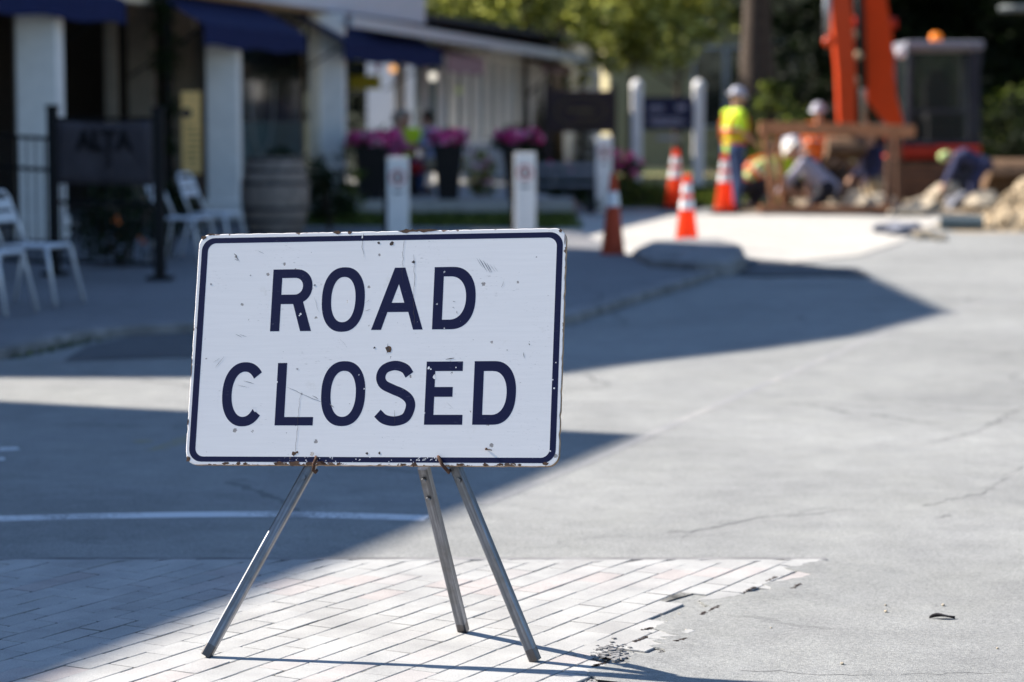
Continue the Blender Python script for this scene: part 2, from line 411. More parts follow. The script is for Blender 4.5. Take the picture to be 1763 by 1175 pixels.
M_['pipe'] = mat('grey pipe', (.16, .18, .18), .5)

def leaf_mat(name, col, col2, trans=.35):
    m, nt, b = new_mat(name)
    g = N(nt, 'NewGeometry'); r = ramp(nt, g.outputs['Random Per Island'], [(0, tuple(c*.6 for c in col)), (.6, col), (.85, tuple((a_+b_)/2 for a_, b_ in zip(col, col2))), (1, col2)])
    L(nt, r.outputs[0], b.inputs['Base Color']); b.inputs['Roughness'].default_value = .6; b.inputs['Specular IOR Level'].default_value = .12
    t = N(nt, 'BsdfTranslucent'); L(nt, mixc(nt, 1., r.outputs[0], (1.1, 1.12, .6), 'MULTIPLY'), t.inputs[0])
    mx = N(nt, 'MixShader'); mx.inputs[0].default_value = trans
    L(nt, b.outputs[0], mx.inputs[1]); L(nt, t.outputs[0], mx.inputs[2])
    L(nt, mx.outputs[0], nt.nodes['Material Output'].inputs[0]); return m
M_['leaf_olive'] = leaf_mat('olive leaves', (.15, .165, .035), (.84, .84, .36), .5)
M_['leaf_green'] = leaf_mat('green leaves', (.035, .055, .010), (.36, .42, .12), .4)
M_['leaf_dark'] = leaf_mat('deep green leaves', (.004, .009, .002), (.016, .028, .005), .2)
M_['leaf_shrub'] = leaf_mat('shrub leaves', (.010, .022, .007), (.035, .055, .014), .3)
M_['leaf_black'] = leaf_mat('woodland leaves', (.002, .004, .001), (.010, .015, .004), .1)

# ---------------------------------------------------------------- foliage
def leaves(mb, blobs, n, size, clumps=14, spread=.32, hollow=.45):
    """blobs: (centre, radii). Leaves gather in clumps spread through each blob."""
    tot = sum(b[1][0]*b[1][1]*b[1][2] for b in blobs)
    for c, r in blobs:
        k = max(3, int(clumps*(r[0]*r[1]*r[2]/tot)*len(blobs)))
        cl = []
        for _ in range(k):
            while True:
                v = Vector((random.uniform(-1, 1), random.uniform(-1, 1), random.uniform(-1, 1)))
                if hollow < v.length < 1: break
            cl.append(Vector((c[0]+v.x*r[0], c[1]+v.y*r[1], c[2]+v.z*r[2])))
        cnt = int(n*(r[0]*r[1]*r[2]/tot)); rr = spread*(r[0]*r[1]*r[2])**(1/3)
        for _ in range(cnt):
            p = random.choice(cl)+Vector((random.gauss(0, rr*.6), random.gauss(0, rr*.6), random.gauss(0, rr*.45)))
            if p.z < .02: continue
            s = size*random.uniform(.6, 1.35)
            a = Vector((random.gauss(0, 1), random.gauss(0, 1), random.gauss(0, .7))).normalized()
            q = a.orthogonal().normalized(); q = (q*math.cos(t_ := random.uniform(0, TAU))+a.cross(q)*math.sin(t_))
            mb.add([p-a*s, p+q*s*.45+Vector((0, 0, s*.12)), p+a*s, p-q*s*.45+Vector((0, 0, s*.12))], [(0, 1, 2, 3)])
def trunk_mb(h, r, limbs=5, lean=(0, 0), reach=1.6, limb_z=.45):
    mb = MB(); pts = []; rs = []
    for i in range(7):
        t = i/6; pts.append((lean[0]*t+random.uniform(-.04, .04)*h*.12, lean[1]*t, h*t)); rs.append(r*(1.25-.25*min(1, t*4) if t < .25 else 1-.75*t))
    mb.tube(pts, rs, 12)
    for k in range(limbs):
        z = h*random.uniform(limb_z, .92); a = TAU*k/limbs+random.uniform(-.4, .4)
        l = reach*random.uniform(.6, 1.1); b0 = Vector((lean[0]*z/h, lean[1]*z/h, z))
        p1 = b0+Vector((math.cos(a)*l*.5, math.sin(a)*l*.5, l*.3)); p2 = b0+Vector((math.cos(a)*l, math.sin(a)*l, l*.75))
        mb.tube([b0, p1, p2], [r*.38, r*.22, r*.07], 7)
    return mb
def tree(name, loc, h, tr, blobs, n, size, leafm, label, group=None, cat='tree', clumps=20, limbs=6, reach=1.6, lean=(0, 0), spread=.32):
    t = empty(name, loc, 0, label, cat, group)
    trunk_mb(h, tr, limbs, lean, reach).build('trunk', M_['bark'], t, smooth=True)
    mb = MB(); leaves(mb, blobs, n, size, clumps, spread); mb.build('crown', M_[leafm], t)
    return t

# ================================================================ THE SETTING
def struct(name, mb, mt, **k):
    o = mb.build(name, M_[mt], **k); return tag(o, kind='structure')
def sheet(name, poly, z, mt, t=.0):
    mb = MB()
    if t: mb.prism(poly, z-t, z)
    else:
        n = len(poly); a = sum(poly[i][0]*poly[(i+1) % n][1]-poly[(i+1) % n][0]*poly[i][1] for i in range(n))
        mb.add([(p[0], p[1], z) for p in (poly if a > 0 else poly[::-1])], [tuple(range(n))])
    return struct(name, mb, mt)
def xy(x, y, z=0): p = G(x, y, z); return (p.x, p.y)

# one ground sheet to the horizon, gently uneven near the camera
mb = MB()
xs = [-260, -120, -60, -30]+[-20+i*.5 for i in range(81)]+[30, 60, 120, 260]
ys = [-60, -20, -5]+[0+i*.5 for i in range(90)]+[50, 60, 80, 120, 200, 420]
def gz(x, y):
    k = max(0, min(1, (y-11)/4))*max(0, min(1, (34-y)/4))*max(0, min(1, (12-abs(x))/3))
    return -.001
vs = [(x, y, gz(x, y)) for y in ys for x in xs]; w = len(xs)
mb.add(vs, [(j*w+i, j*w+i+1, (j+1)*w+i+1, (j+1)*w+i) for j in range(len(ys)-1) for i in range(w-1)])
struct('road', mb, 'road', smooth=True)
SZ = .06
KERB = [(-9, 11.0), (-4.2, 12.9)]+[xy(*p, SZ) for p in ((0, 601), (60, 588), (130, 572), (220, 562), (330, 557))]+[xy(600, 560, SZ), xy(900, 552, SZ), xy(985, 541, SZ), xy(1080, 511, SZ), xy(1180, 482, SZ), xy(1250, 458, SZ), xy(1281, 446, SZ), xy(1262, 434, SZ), xy(1200, 427, SZ), xy(1120, 432, SZ), xy(1085, 440, SZ)]
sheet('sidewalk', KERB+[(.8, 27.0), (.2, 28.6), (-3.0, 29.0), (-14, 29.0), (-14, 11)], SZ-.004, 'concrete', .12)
def offset_line(pts, d):
    out = []
    for i, p in enumerate(pts):
        a = Vector(pts[max(0, i-1)]); b2 = Vector(pts[min(len(pts)-1, i+1)]); t = (b2-a).normalized()
        out.append((p[0]+(-t.y)*d, p[1]+t.x*d))
    return out
def strip(mb, a, b2, z0, z1):
    n = len(a); vs = [(p[0], p[1], z) for z in (z0, z1) for p in a]+[(p[0], p[1], z) for z in (z0, z1) for p in b2]
    fs = []
    for i in range(n-1):
        fs += [(n+i, n+i+1, 3*n+i+1, 3*n+i), (i, i+1, n+i+1, n+i), (2*n+i+1, 2*n+i, 3*n+i, 3*n+i+1)]
    fs += [(0, n, 3*n, 2*n), (n-1, 3*n-1, 4*n-1, 2*n-1)]
    mb.add(vs, fs)
mb = MB(); strip(mb, offset_line(KERB, -.03), offset_line(KERB, .13), -.05, SZ+.006)
struct('kerb', mb, 'kerb', bevel=.015)
# pale concrete apron behind the kerb island
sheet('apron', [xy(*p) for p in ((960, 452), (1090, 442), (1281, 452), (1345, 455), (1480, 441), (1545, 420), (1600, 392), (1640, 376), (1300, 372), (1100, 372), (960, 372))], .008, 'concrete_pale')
# raised island at the kerb's end
isl = [xy(*p, .10) for p in ((1090, 436), (1118, 424), (1180, 419), (1240, 420), (1278, 430), (1284, 446), (1262, 456), (1200, 458), (1120, 452))]
mb = MB(); c_ = sum((Vector(p) for p in isl), Vector((0, 0)))/len(isl)
n = len(isl); mb.add([(p[0], p[1], 0) for p in isl]+[(p[0], p[1], .12) for p in isl]+[(c_.x+(p[0]-c_.x)*.86, c_.y+(p[1]-c_.y)*.86, .165) for p in isl], [tuple(range(2*n, 3*n)) if 0 else tuple(range(3*n-1, 2*n-1, -1))]+[(r_*n+i, (r_+1)*n+i, (r_+1)*n+(i+1) % n, r_*n+(i+1) % n) for r_ in (0, 1) for i in range(n)])
struct('kerb_island', mb, 'kerb')
# fresh asphalt patches
sheet('asphalt_patch', [xy(*p) for p in ((1262, 463), (1300, 448), (1350, 452), (1420, 462), (1475, 464), (1500, 478), (1400, 476), (1320, 478), (1280, 476))], .014, 'road_dark')
sheet('asphalt_patch', [xy(*p) for p in ((110, 622), (150, 596), (235, 578), (430, 572), (520, 590), (500, 618), (300, 616))], .004, 'road_dark')
# ground cover further off
sheet('lawn', [(-2.2, 28.7), (.15, 28.7), (.7, 30.0), (.9, 33.4), (-2.2, 33.4), (-3.2, 30)], .03, 'grass_ground')
sheet('lawn', [(1.4, 36.2), (4.2, 36.2), (4.6, 44), (4.4, 60), (-1, 60), (.2, 44)], .03, 'grass_ground')
sheet('straw_bank', [(1.9, 45.5), (4.8, 45.5), (4.8, 56), (1.6, 56)], .05, 'straw')
sheet('dug_ground', [(3.2, 34.3), (9.5, 33.0), (16, 34), (16, 48), (4.4, 48), (3.4, 38)], .012, 'dirt')
sheet('terrace', [(-3.6, 33.6), (.85, 33.6), (1.5, 52), (-3.2, 52)], .20, 'concrete_pale', .22)
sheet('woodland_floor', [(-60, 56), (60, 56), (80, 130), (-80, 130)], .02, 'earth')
mb = MB(); hs = []
for j in range(9):
    for i in range(25):
        x = -150+i*12.5; y = 100+j*9; hs.append((x, y, -1+min(1, j/6)*(20+5*noise.noise(Vector((x*.02, y*.03, 0))))))
mb.add(hs, [(j*25+i, j*25+i+1, (j+1)*25+i+1, (j+1)*25+i) for j in range(8) for i in range(24)])
struct('hillside', mb, 'earth', smooth=True)

# pavers -----------------------------------------------------------
def inside(p, poly):
    c = False; n = len(poly)
    for i in range(n):
        a, b2 = poly[i], poly[(i+1) % n]
        if (a[1] > p[1]) != (b2[1] > p[1]) and p[0] < (b2[0]-a[0])*(p[1]-a[1])/(b2[1]-a[1])+a[0]: c = not c
    return c
BT = .0045
YB = G(700, 966).y
ragged = [xy(*p) for p in ((1425, 966), (1382, 998), (1300, 1025), (1235, 1045), (1190, 1068), (1130, 1082), (1180, 1096), (1162, 1112), (1120, 1128), (1085, 1150), (1010, 1172))]
preg = [(-4, YB+.075)]+[(ragged[0][0], YB+.075)]+[(ragged[0][0], YB)]+ragged[1:]+[(-.05, 4.2), (-4, 4.2)]
sheet('joint_sand', [(-4, YB-.01)]+[(p[0]-.17, min(YB-.01, p[1]+.02)) for p in ragged]+[(-.3, 4.2), (-4, 4.2)], .0027, 'sand')
ang = R(61); e = Vector((math.cos(ang), math.sin(ang))); pn = Vector((e.y, -e.x))
BW, BL = .084, .150
mb = MB(); org = Vector((-1.4, 5.6))
skip = [xy(1050, 1127)]
for i in range(-45, 70):
    for j in range(-30, 40):
        c = org+pn*(i*(BW+.001))+e*((j+(.5 if i % 2 else 0)+.08*math.sin(i*1.7))*(BL+.001))
        c = c+Vector((random.gauss(0, .0012), random.gauss(0, .0012)))
        if not inside((c.x, c.y), preg): continue
        if any((Vector(q)-c).length < .045 for q in skip): continue
        if c.y < 4.9 or c.y > YB-.045 and False: continue
        if not inside((c.x+.13, c.y-.06), preg) and random.random() < .38 and c.y < YB-.2: continue
        hw = BW/2-random.choice((.0003, .0008, .0012, .0017, .0026)); hl = BL/2-random.choice((.0002, .0010, .0016, .0024, .0034))
        th = ang+random.gauss(0, .007); ex = Vector((math.cos(th), math.sin(th))); px = Vector((ex.y, -ex.x))
        z = BT+random.gauss(0, .00035); tx, ty = random.gauss(0, .0025), random.gauss(0, .002)
        edge = not inside((c.x+.12, c.y-.03), preg)
        nseg = 4
        ring = []
        for sx, sy in ((-1, -1), (1, -1), (1, 1), (-1, 1)):
            ch = .004
            for q in ((sx*(hw-ch*(sx*sy < 0)), sy*(hl-ch*(sx*sy > 0))), (sx*(hw-ch*(sx*sy > 0)), sy*(hl-ch*(sx*sy < 0)))):
                jx = random.uniform(-.0012, .0012)*(1.8 if edge else 1)
                ring.append((q[0]+jx, q[1]+random.uniform(-.001, .001)*(1.8 if edge else 1)))
        if edge:
            rg = []
            for k in range(len(ring)):
                a_, b_ = Vector(ring[k]), Vector(ring[(k+1) % len(ring)]); m_ = max(1, int((b_-a_).length/.012))
                for t in range(m_):
                    q = a_.lerp(b_, t/m_); nz = noise.noise(Vector(((c.x+q.x)*55, (c.y+q.y)*55, 0)))+.5*noise.noise(Vector(((c.x+q.x)*140, (c.y+q.y)*140, 4))); q = q*(1-max(0, nz+.15)*.085); rg.append((q.x, q.y))
            ring = rg
        def pt(q, zz, k=1.0):
            v = c+px*(q[0]*k)+ex*(q[1]*k)
            vy = min(v.y, YB-.001)
            return (v.x, vy, zz+tx*q[0]+ty*q[1])
        n = len(ring)
        vs = [pt(q, .0) for q in ring]+[pt(q, z-.0010) for q in ring]+[(pt((q[0]*(1-.0018/hw), q[1]*(1-.0014/hl)), z)) for q in ring]
        fs = [tuple(range(2*n, 3*n))[::-1]]
        for r_ in range(2):
            fs += [(r_*n+k, (r_+1)*n+k, (r_+1)*n+(k+1) % n, r_*n+(k+1) % n) for k in range(n)]
        tone = random.random()
        band = 1 if 6.75 < c.y < 7.15 or c.y < 5.98 else 0
        tone = min(1, tone*.85+(.15+.2*random.random() if band else 0))
        mb.add(vs, fs, tone)
o = struct('brick_paving', mb, 'paver')
mb = MB(); mb.box(((-4+ragged[0][0])/2, YB+.0215, .001), (4+ragged[0][0], .042, .0064)); struct('paving_edge', mb, 'kerb', bevel=.004)

# thin tongue of newer asphalt feathered over the broken edge of the bricks
ins = []; outs = []
for a_, b_ in zip(ragged, ragged[1:]):
    for t in range(12):
        q = Vector(a_).lerp(Vector(b_), t/12); k = noise.noise(Vector((q.x*9, q.y*9, 2)))*.09+noise.noise(Vector((q.x*38, q.y*38, 5)))*.03
        ins.append((q.x-.035+k, min(q.y-.012-.3*k, YB-.01))); outs.append((q.x+.24, q.y-.16))
mb = MB(); n = len(ins)
mb.add([(p[0]+.004, p[1]-.001, .0005) for p in ins]+[(p[0]+.003, p[1], BT+.0014) for p in ins]+[(p[0]+.05, p[1]-.02, BT+.0012) for p in ins]+[(p[0], p[1], -.0012) for p in outs],
       [(r_*n+i, r_*n+i+1, (r_+1)*n+i+1, (r_+1)*n+i) for r_ in range(3) for i in range(n-1)])
struct('asphalt_tongue', mb, 'road')
# road markings
def ribbon(name, pts, wd, z, mt):
    a = offset_line(pts, wd/2); b2 = offset_line(pts, -wd/2); n = len(pts); mb = MB()
    mb.add([(p[0], p[1], z) for p in a]+[(p[0], p[1], z) for p in b2], [(n+i, n+i+1, i+1, i) for i in range(n-1)])
    return struct(name, mb, mt)
ribbon('road_marking', [(-4, 8.35)]+[xy(*p) for p in ((0, 893), (150, 889), (330, 886), (480, 885), (600, 888), (735, 892))], .115, -.0002, 'line')
ribbon('road_marking', [xy(*p) for p in ((830, 868), (1000, 800), (1220, 703), (1360, 643), (1547, 562), (1700, 520))], .05, -.0003, 'line_faint')
ribbon('road_marking', [xy(*p) for p in ((-60, 776), (32, 772))], .10, -.0002, 'line')
ribbon('road_marking', [xy(*p) for p in ((-60, 792), (8, 790))], .08, -.0002, 'line')
ribbon('road_marking', [xy(*p) for p in ((268, 776), (345, 745))], .08, -.0002, 'line_yellow')
ribbon('road_marking', [xy(*p) for p in ((228, 760), (262, 758))], .10, -.0002, 'line_yellow')
# long cracks in the old asphalt
def crack(pts, wd, z=-.0004):
    P = [Vector(p) for p in pts]; out = []
    for a, b2 in zip(P, P[1:]):
        n = max(2, int((b2-a).length/.035))
        for k in range(n):
            t = k/n; p = a.lerp(b2, t); out.append((p.x+random.gauss(0, .008), p.y+random.gauss(0, .012)))
    mb = MB(); n = len(out); ws = [wd*random.uniform(.15, 1.2)*(1 if random.random() < .8 else .1) for _ in out]
    mb.add([(p[0], p[1]+w_/2, z) for p, w_ in zip(out, ws)]+[(p[0], p[1]-w_/2, z) for p, w_ in zip(out, ws)], [(n+i, n+i+1, i+1, i) for i in range(n-1)])
    return struct('asphalt_crack', mb, 'crack_grey')
crack([xy(*p) for p in ((1165, 925), (1240, 905), (1310, 890), (1400, 885), (1480, 872))], .020)
crack([xy(*p) for p in ((1590, 872), (1640, 858), (1690, 850), (1763, 800))], .022)
crack([xy(*p) for p in ((1600, 760), (1680, 745), (1763, 700))], .03)
crack([xy(*p) for p in ((1065, 1150), (1140, 1138), (1230, 1150), (1420, 1162), (1763, 1158))], .004)
crack([xy(*p) for p in ((1610, 891), (1632, 889), (1645, 889))], .03)

# ================================================================ ROAD CLOSED SIGN
K = .97/.9
ctr = Vector((-.33294*K, 5.54533*K, CAMH-(CAMH-.54862)*K))
yaw, lean, roll = R(-13.604), R(16.361), R(1.68)
u = Vector((math.cos(yaw), math.sin(yaw), 0)); nn = Vector((math.sin(yaw), -math.cos(yaw), 0))
v = Vector((0, 0, 1))*math.cos(lean)-nn*math.sin(lean)
u, v = u*math.cos(roll)+v*math.sin(roll), v*math.cos(roll)-u*math.sin(roll); nv = u.cross(v)
o0 = ctr-u*SW/2
SM = Matrix((u, v, nv)).transposed().to_4x4(); SM.translation = o0
base = Vector((-.36, 6.02, BT))
sign = empty('road_closed_sign', base, 0, 'white ROAD CLOSED board with navy border and letters on three square steel legs', 'road sign')
IB = Matrix.Translation(-base) @ SM
def rr(x0, y0, x1, y1, r, n=8):
    p = []
    for cx, cy, a0 in ((x1-r, y0+r, -90), (x1-r, y1-r, 0), (x0+r, y1-r, 90), (x0+r, y0+r, 180)):
        p += [(cx+r*math.cos(R(a0+90*k/n)), cy+r*math.sin(R(a0+90*k/n))) for k in range(n+1)]
    return p
mb = MB()
outer = rr(0, 0, SW, SH, .030); cx, cy = SW/2, SH/2
# slightly chewed rim
outer2 = []
for i, p in enumerate(outer):
    q = outer[(i+1) % len(outer)]; d = math.dist(p, q); k = max(1, int(d/.012))
    for t in range(k):
        x, y = p[0]+(q[0]-p[0])*t/k, p[1]+(q[1]-p[1])*t/k
        j = max(0, noise.noise(Vector((x*60, y*60, 0))))*.0035
        dx, dy = cx-x, cy-y; l = math.hypot(dx, dy); outer2.append((x+dx/l*j, y+dy/l*j))
n = len(outer2)
sc1 = lambda p, d: (p[0]+(cx-p[0])*d/SW*2, p[1]+(cy-p[1])*d/SH*2)
mb.add([(p[0], p[1], -.018) for p in outer2]+[(p[0], p[1], -.0015) for p in outer2]+[(*sc1(p, .0015), 0) for p in outer2],
       [tuple(range(n))[::-1], tuple(range(2*n, 3*n))]+[(r_*n+i, r_*n+(i+1) % n, (r_+1)*n+(i+1) % n, (r_+1)*n+i) for r_ in (0, 1) for i in range(n)])
board = mb.build('board', M_['sign_white'], sign); board.matrix_local = IB
board.data.materials.append(M_['ply_edge'])
for p in board.data.polygons:
    if abs(p.normal.z) < .3 or p.normal.z < -.5: p.material_index = 1

def film(name, loops, z=.00006, t=.00008, mt='sign_navy'):
    cu = bpy.data.curves.new(name, 'CURVE'); cu.dimensions = '2D'; cu.fill_mode = 'BOTH'; cu.extrude = t/2
    for lp in loops:
        s = cu.splines.new('POLY'); s.points.add(len(lp)-1); s.use_cyclic_u = True
        for i, p in enumerate(lp): s.points[i].co = (p[0], p[1], 0, 1)
    ob = link(bpy.data.objects.new(name, cu)); bpy.context.view_layer.update()
    me = bpy.data.meshes.new_from_object(ob.evaluated_get(bpy.context.evaluated_depsgraph_get())); me.name = name
    bpy.data.objects.remove(ob); me.materials.clear(); me.materials.append(M_[mt])
    me.transform(Matrix.Translation((0, 0, z)))
    return link(bpy.data.objects.new(name, me), board)
def sup(cx, cy, rx, ry, a0, a1, n=40, ex=2.2):
    out = []
    for i in range(n+1):
        t = R(a0+(a1-a0)*i/n); c, s = math.cos(t), math.sin(t)
        out.append((cx+rx*math.copysign(abs(c)**(2/ex), c), cy+ry*math.copysign(abs(s)**(2/ex), s)))
    return out
def oval(x0, y0, x1, y1, ex): return sup((x0+x1)/2, (y0+y1)/2, (x1-x0)/2, (y1-y0)/2, 0, 360, 64, ex)[:-1]
def letO(x0, y0, x1, y1, ix0, iy0, ix1, iy1): return [oval(x0, y0, x1, y1, 2.3), oval(ix0, iy0, ix1, iy1, 2.2)]
def letD(x0, y0, y1, xf, x1, ix0, iy0, iy1, ixf, ix1):
    m1 = (y0+y1)/2; m2 = (iy0+iy1)/2
    return [[(x0, y0)]+sup(xf, m1, x1-xf, (y1-y0)/2, -90, 90, 30, 2.25)+[(x0, y1)],
            [(ix0, iy0)]+sup(ixf, m2, ix1-ixf, (iy1-iy0)/2, -90, 90, 30, 2.2)+[(ix0, iy1)]]
def stroke(pts, wd, sub=10):
    P = [Vector(p) for p in pts]; P = [P[0]*2-P[1]]+P+[P[-1]*2-P[-2]]; c = []
    for i in range(1, len(P)-2):
        for k in range(sub):
            t = k/sub; p0, p1, p2, p3 = P[i-1:i+3]
            c.append(.5*((2*p1)+(p2-p0)*t+(2*p0-5*p1+4*p2-p3)*t*t+(3*p1-p0-3*p2+p3)*t**3))
    c.append(P[-2]); a = offset_line([tuple(q) for q in c], wd/2); b2 = offset_line([tuple(q) for q in c], -wd/2)
    return [a+b2[::-1]]
GL = {}
GL['R'] = [[(.1918, .3187), (.1918, .4685)]+sup(.2500, .4265, .0412, .042, 90, -62, 24, 2.1)+[(.2936, .3187), (.2664, .3187), (.2455, .3842), (.2150, .3842), (.2150, .3187)],
           [(.2150, .4071), (.2150, .4474)]+sup(.2475, .42725, .0200, .02015, 90, -90, 16, 2.1)]
GL['O'] = letO(.3161, .3161, .4216, .4716, .3393, .3393, .3987, .4482)
GL['A'] = [[(.4405, .3199), (.4916, .4687), (.5170, .4687), (.5658, .3199), (.5424, .3199), (.5290, .3623), (.4785, .3623), (.4650, .3199)],
           [(.4878, .3845), (.5033, .4290), (.5181, .3845)]]
GL['D'] = letD(.5882, .3200, .4687, .633, .6900, .6113, .3430, .4460, .628, .6668)
t0, t1 = 41, 321
GL['C'] = [sup(.1362, .168, .0540, .0768, t0, t1, 60, 2.2)+sup(.1362, .168, .0303, .0541, t1-1, t0+1, 50, 2.1)]
GL['L'] = [[(.2165, .0935), (.2165, .2425), (.2393, .2425), (.2393, .1136), (.3102, .1136), (.3102, .0935)]]
GL['O2'] = letO(.3268, .0920, .4342, .2461, .3500, .1140, .4112, .2230)
GL['S'] = stroke([(.5392, .2128), (.5270, .2282), (.5030, .2350), (.4790, .2272), (.4700, .2085), (.4775, .1905), (.5010, .1785), (.5235, .1690), (.5400, .1560), (.5450, .1375), (.5345, .1125), (.5085, .1038), (.4830, .1085), (.4662, .1225)], .0226)
GL['E'] = [[(.5792, .0954), (.5792, .2440), (.6664, .2440), (.6664, .2214), (.6010, .2214), (.6010, .1840), (.6445, .1840), (.6445, .1608), (.6010, .1608), (.6010, .1187), (.6704, .1187), (.6704, .0954)]]
GL['D2'] = letD(.6940, .0955, .2443, .742, .7948, .7169, .1187, .2210, .738, .7726)
sc_l = lambda loops: [[(p[0]*K, p[1]*K) for p in lp] for lp in loops]
# a few bites out of the film, as in the photograph
GL['R'][0][-4:-4] = []
for k in ('R', 'O', 'A', 'D', 'C', 'L', 'O2', 'S', 'E', 'D2'): film('letter', sc_l(GL[k]))
film('border', [rr(.0080*K, .0070*K, .8930*K, .5480*K, .034), rr(.0238*K, .0195*K, .8785*K, .5350*K, .022)])
# wear marks: flakes missing, nail holes, cracks, scratches
def blob(x, y, r, n=9, e=1.0):
    return [(x*K+r*random.uniform(.55, 1.2)*math.cos(TAU*k/n), y*K+r*e*random.uniform(.55, 1.2)*math.sin(TAU*k/n)) for k in range(n)]
def thin(pts, w, jit=.0012):
    o_ = []
    for a, b2 in zip(pts, pts[1:]):
        k = max(2, int(math.dist(a, b2)/.010))
        for t in range(k): o_.append(((a[0]+(b2[0]-a[0])*t/k)*K+random.gauss(0, jit), (a[1]+(b2[1]-a[1])*t/k)*K))
    o_.append((pts[-1][0]*K, pts[-1][1]*K))
    A = []; B = []
    for i, p in enumerate(o_):
        q0 = Vector(o_[max(0, i-1)]); q1 = Vector(o_[min(len(o_)-1, i+1)]); d = (q1-q0).normalized(); ww = w*random.uniform(.4, 1.1)*(.25 if i in (0, len(o_)-1) else 1)
        A.append((p[0]-d.y*ww/2, p[1]+d.x*ww/2)); B.append((p[0]+d.y*ww/2, p[1]-d.x*ww/2))
    return A+B[::-1]
holes = [(.4491, .5295, .0042), (.4807, .5289, .0040), (.4454, .0282, .0036), (.4759, .0288, .0036), (.4843, .274, .0052), (.4511, .2775, .003), (.5359, .4819, .0045)]
for x, y, r in holes: film('nail_hole', [blob(x, y, r)],   .00022, .00006, 'mark')
for x, y, r in ((.4858, .2745, .0095), (.4822, .527, .006), (.4790, .5255, .004), (.268, .0275, .006), (.2760, .0300, .0035), (.2600, .0170, .0025)): film('rust_spot', [blob(x, y, r, 12)], .00018, .00006, 'rust')
for lp in [thin([(.4099, .5536), (.4110, .52), (.4146, .4949)], .0011), thin([(.5107, .5379), (.5095, .49), (.5110, .45), (.5137, .4296)], .0009), thin([(.5368, .50), (.5400, .44), (.5420, .38), (.5447, .33)], .0011),
                thin([(.2784, .1751), (.2740, .12), (.2715, .06), (.2669, .0112)], .0008), thin([(.4858, .289), (.4820, .262)], .0022), thin([(.5083, .13), (.5076, .093)], .0012)]: film('crack', [lp],   .00022, .00006, 'mark')
for lp in [thin([(.6877, .489), (.7040, .466)], .0009, .0002), thin([(.6950, .487), (.7150, .4560)], .0016, .0002), thin([(.7040, .483), (.7230, .4530)], .0016, .0002), thin([(.7120, .478), (.7270, .4530)], .0013, .0002),
                   thin([(.7200, .474), (.7340, .4560)], .0007, .0002), thin([(.7290, .471), (.7400, .4560)], .0006, .0002), thin([(.7500, .418), (.7550, .432)], .0018), thin([(.8190, .285), (.8220, .281)], .004), thin([(.8090, .265), (.8120, .250)], .0015),
                   thin([(.0905, .5090), (.0990, .4995), (.1030, .4930)], .0026), thin([(.0920, .4960), (.1060, .4900)], .001), thin([(.1500, .5150), (.1660, .5080)], .001), thin([(.0560, .2450), (.0700, .2550)], .0012), thin([(.0610, .2330), (.0820, .2600)], .0008),
                   thin([(.1050, .3130), (.1230, .3050)], .0012), thin([(.1170, .3120), (.1350, .3060)], .0014), thin([(.1330, .2000), (.1600, .1930)], .0012), thin([(.1200, .1900), (.1480, .1840)], .001), thin([(.6250, .2490), (.6450, .2520)], .0035, .0006),
                   thin([(.6350, .3870), (.6420, .3850)], .002), thin([(.6360, .3740), (.6410, .3700)], .002), thin([(.6450, .3640), (.6475, .3560)], .002), thin([(.4250, .3850), (.4330, .3950)], .001), thin([(.4230, .3650), (.4370, .3700)], .001)]: film('scratch', [lp],   .00022, .00006, 'mark')
for lp in [thin([(.2420, .1850), (.2950, .1620), (.3300, .1480)], .0016), thin([(.3050, .1640), (.3200, .1560)], .003), thin([(.3500, .1450), (.3600, .1360)], .003), thin([(.2960, .4000), (.3100, .3650)], .0008), thin([(.6300, .1480), (.6480, .1330)], .0008), thin([(.3650, .3000), (.3850, .2780)], .0007),
                     blob(.2650, .2280, .003), blob(.1350, .4550, .002), blob(.7700, .2700, .002), blob(.0370, .4350, .003), blob(.2970, .4290, .003)]: film('scuff', [lp],   .00022, .00006, 'mark_light')
film('missing_flakes', [blob(.2655, .3600, .0030), blob(.2630, .3560, .0022), blob(.1665, .1300, .0038, 9, 1.5), blob(.1610, .1370, .0030), blob(.5850, .2290, .0042), blob(.5900, .2260, .0024), blob(.5990, .2080, .0036, 9, 1.7), blob(.6500, .2300, .0022),
                        blob(.4310, .1800, .0022), blob(.4625, .1890, .0022), blob(.4010, .0930, .0022), blob(.5800, .1230, .0018), blob(.2170, .1970, .0018, 7, 1.5), blob(.8800, .0350, .0022), blob(.8840, .1800, .0026), blob(.8800, .2000, .0022), blob(.8860, .2400, .0018),
                        blob(.4075, .5440, .0018, 9, 2.5), blob(.6180, .3225, .0018), blob(.5520, .0130, .0020)]+[blob(random.uniform(.20, .62), random.uniform(.008, .019), random.uniform(.0007, .0024), 8) for _ in range(34)]+[blob(random.uniform(.565, .625), random.uniform(.010, .0205), random.uniform(.001, .003), 8) for _ in range(22)], .00016, .00006, 'sign_white')
def chip(x, y, w_, h_, n=14):
    return [(x*K+w_*math.cos(TAU*k/n)*random.uniform(.6, 1.15), y*K+h_*math.sin(TAU*k/n)*random.uniform(.5, 1.3)) for k in range(n)]
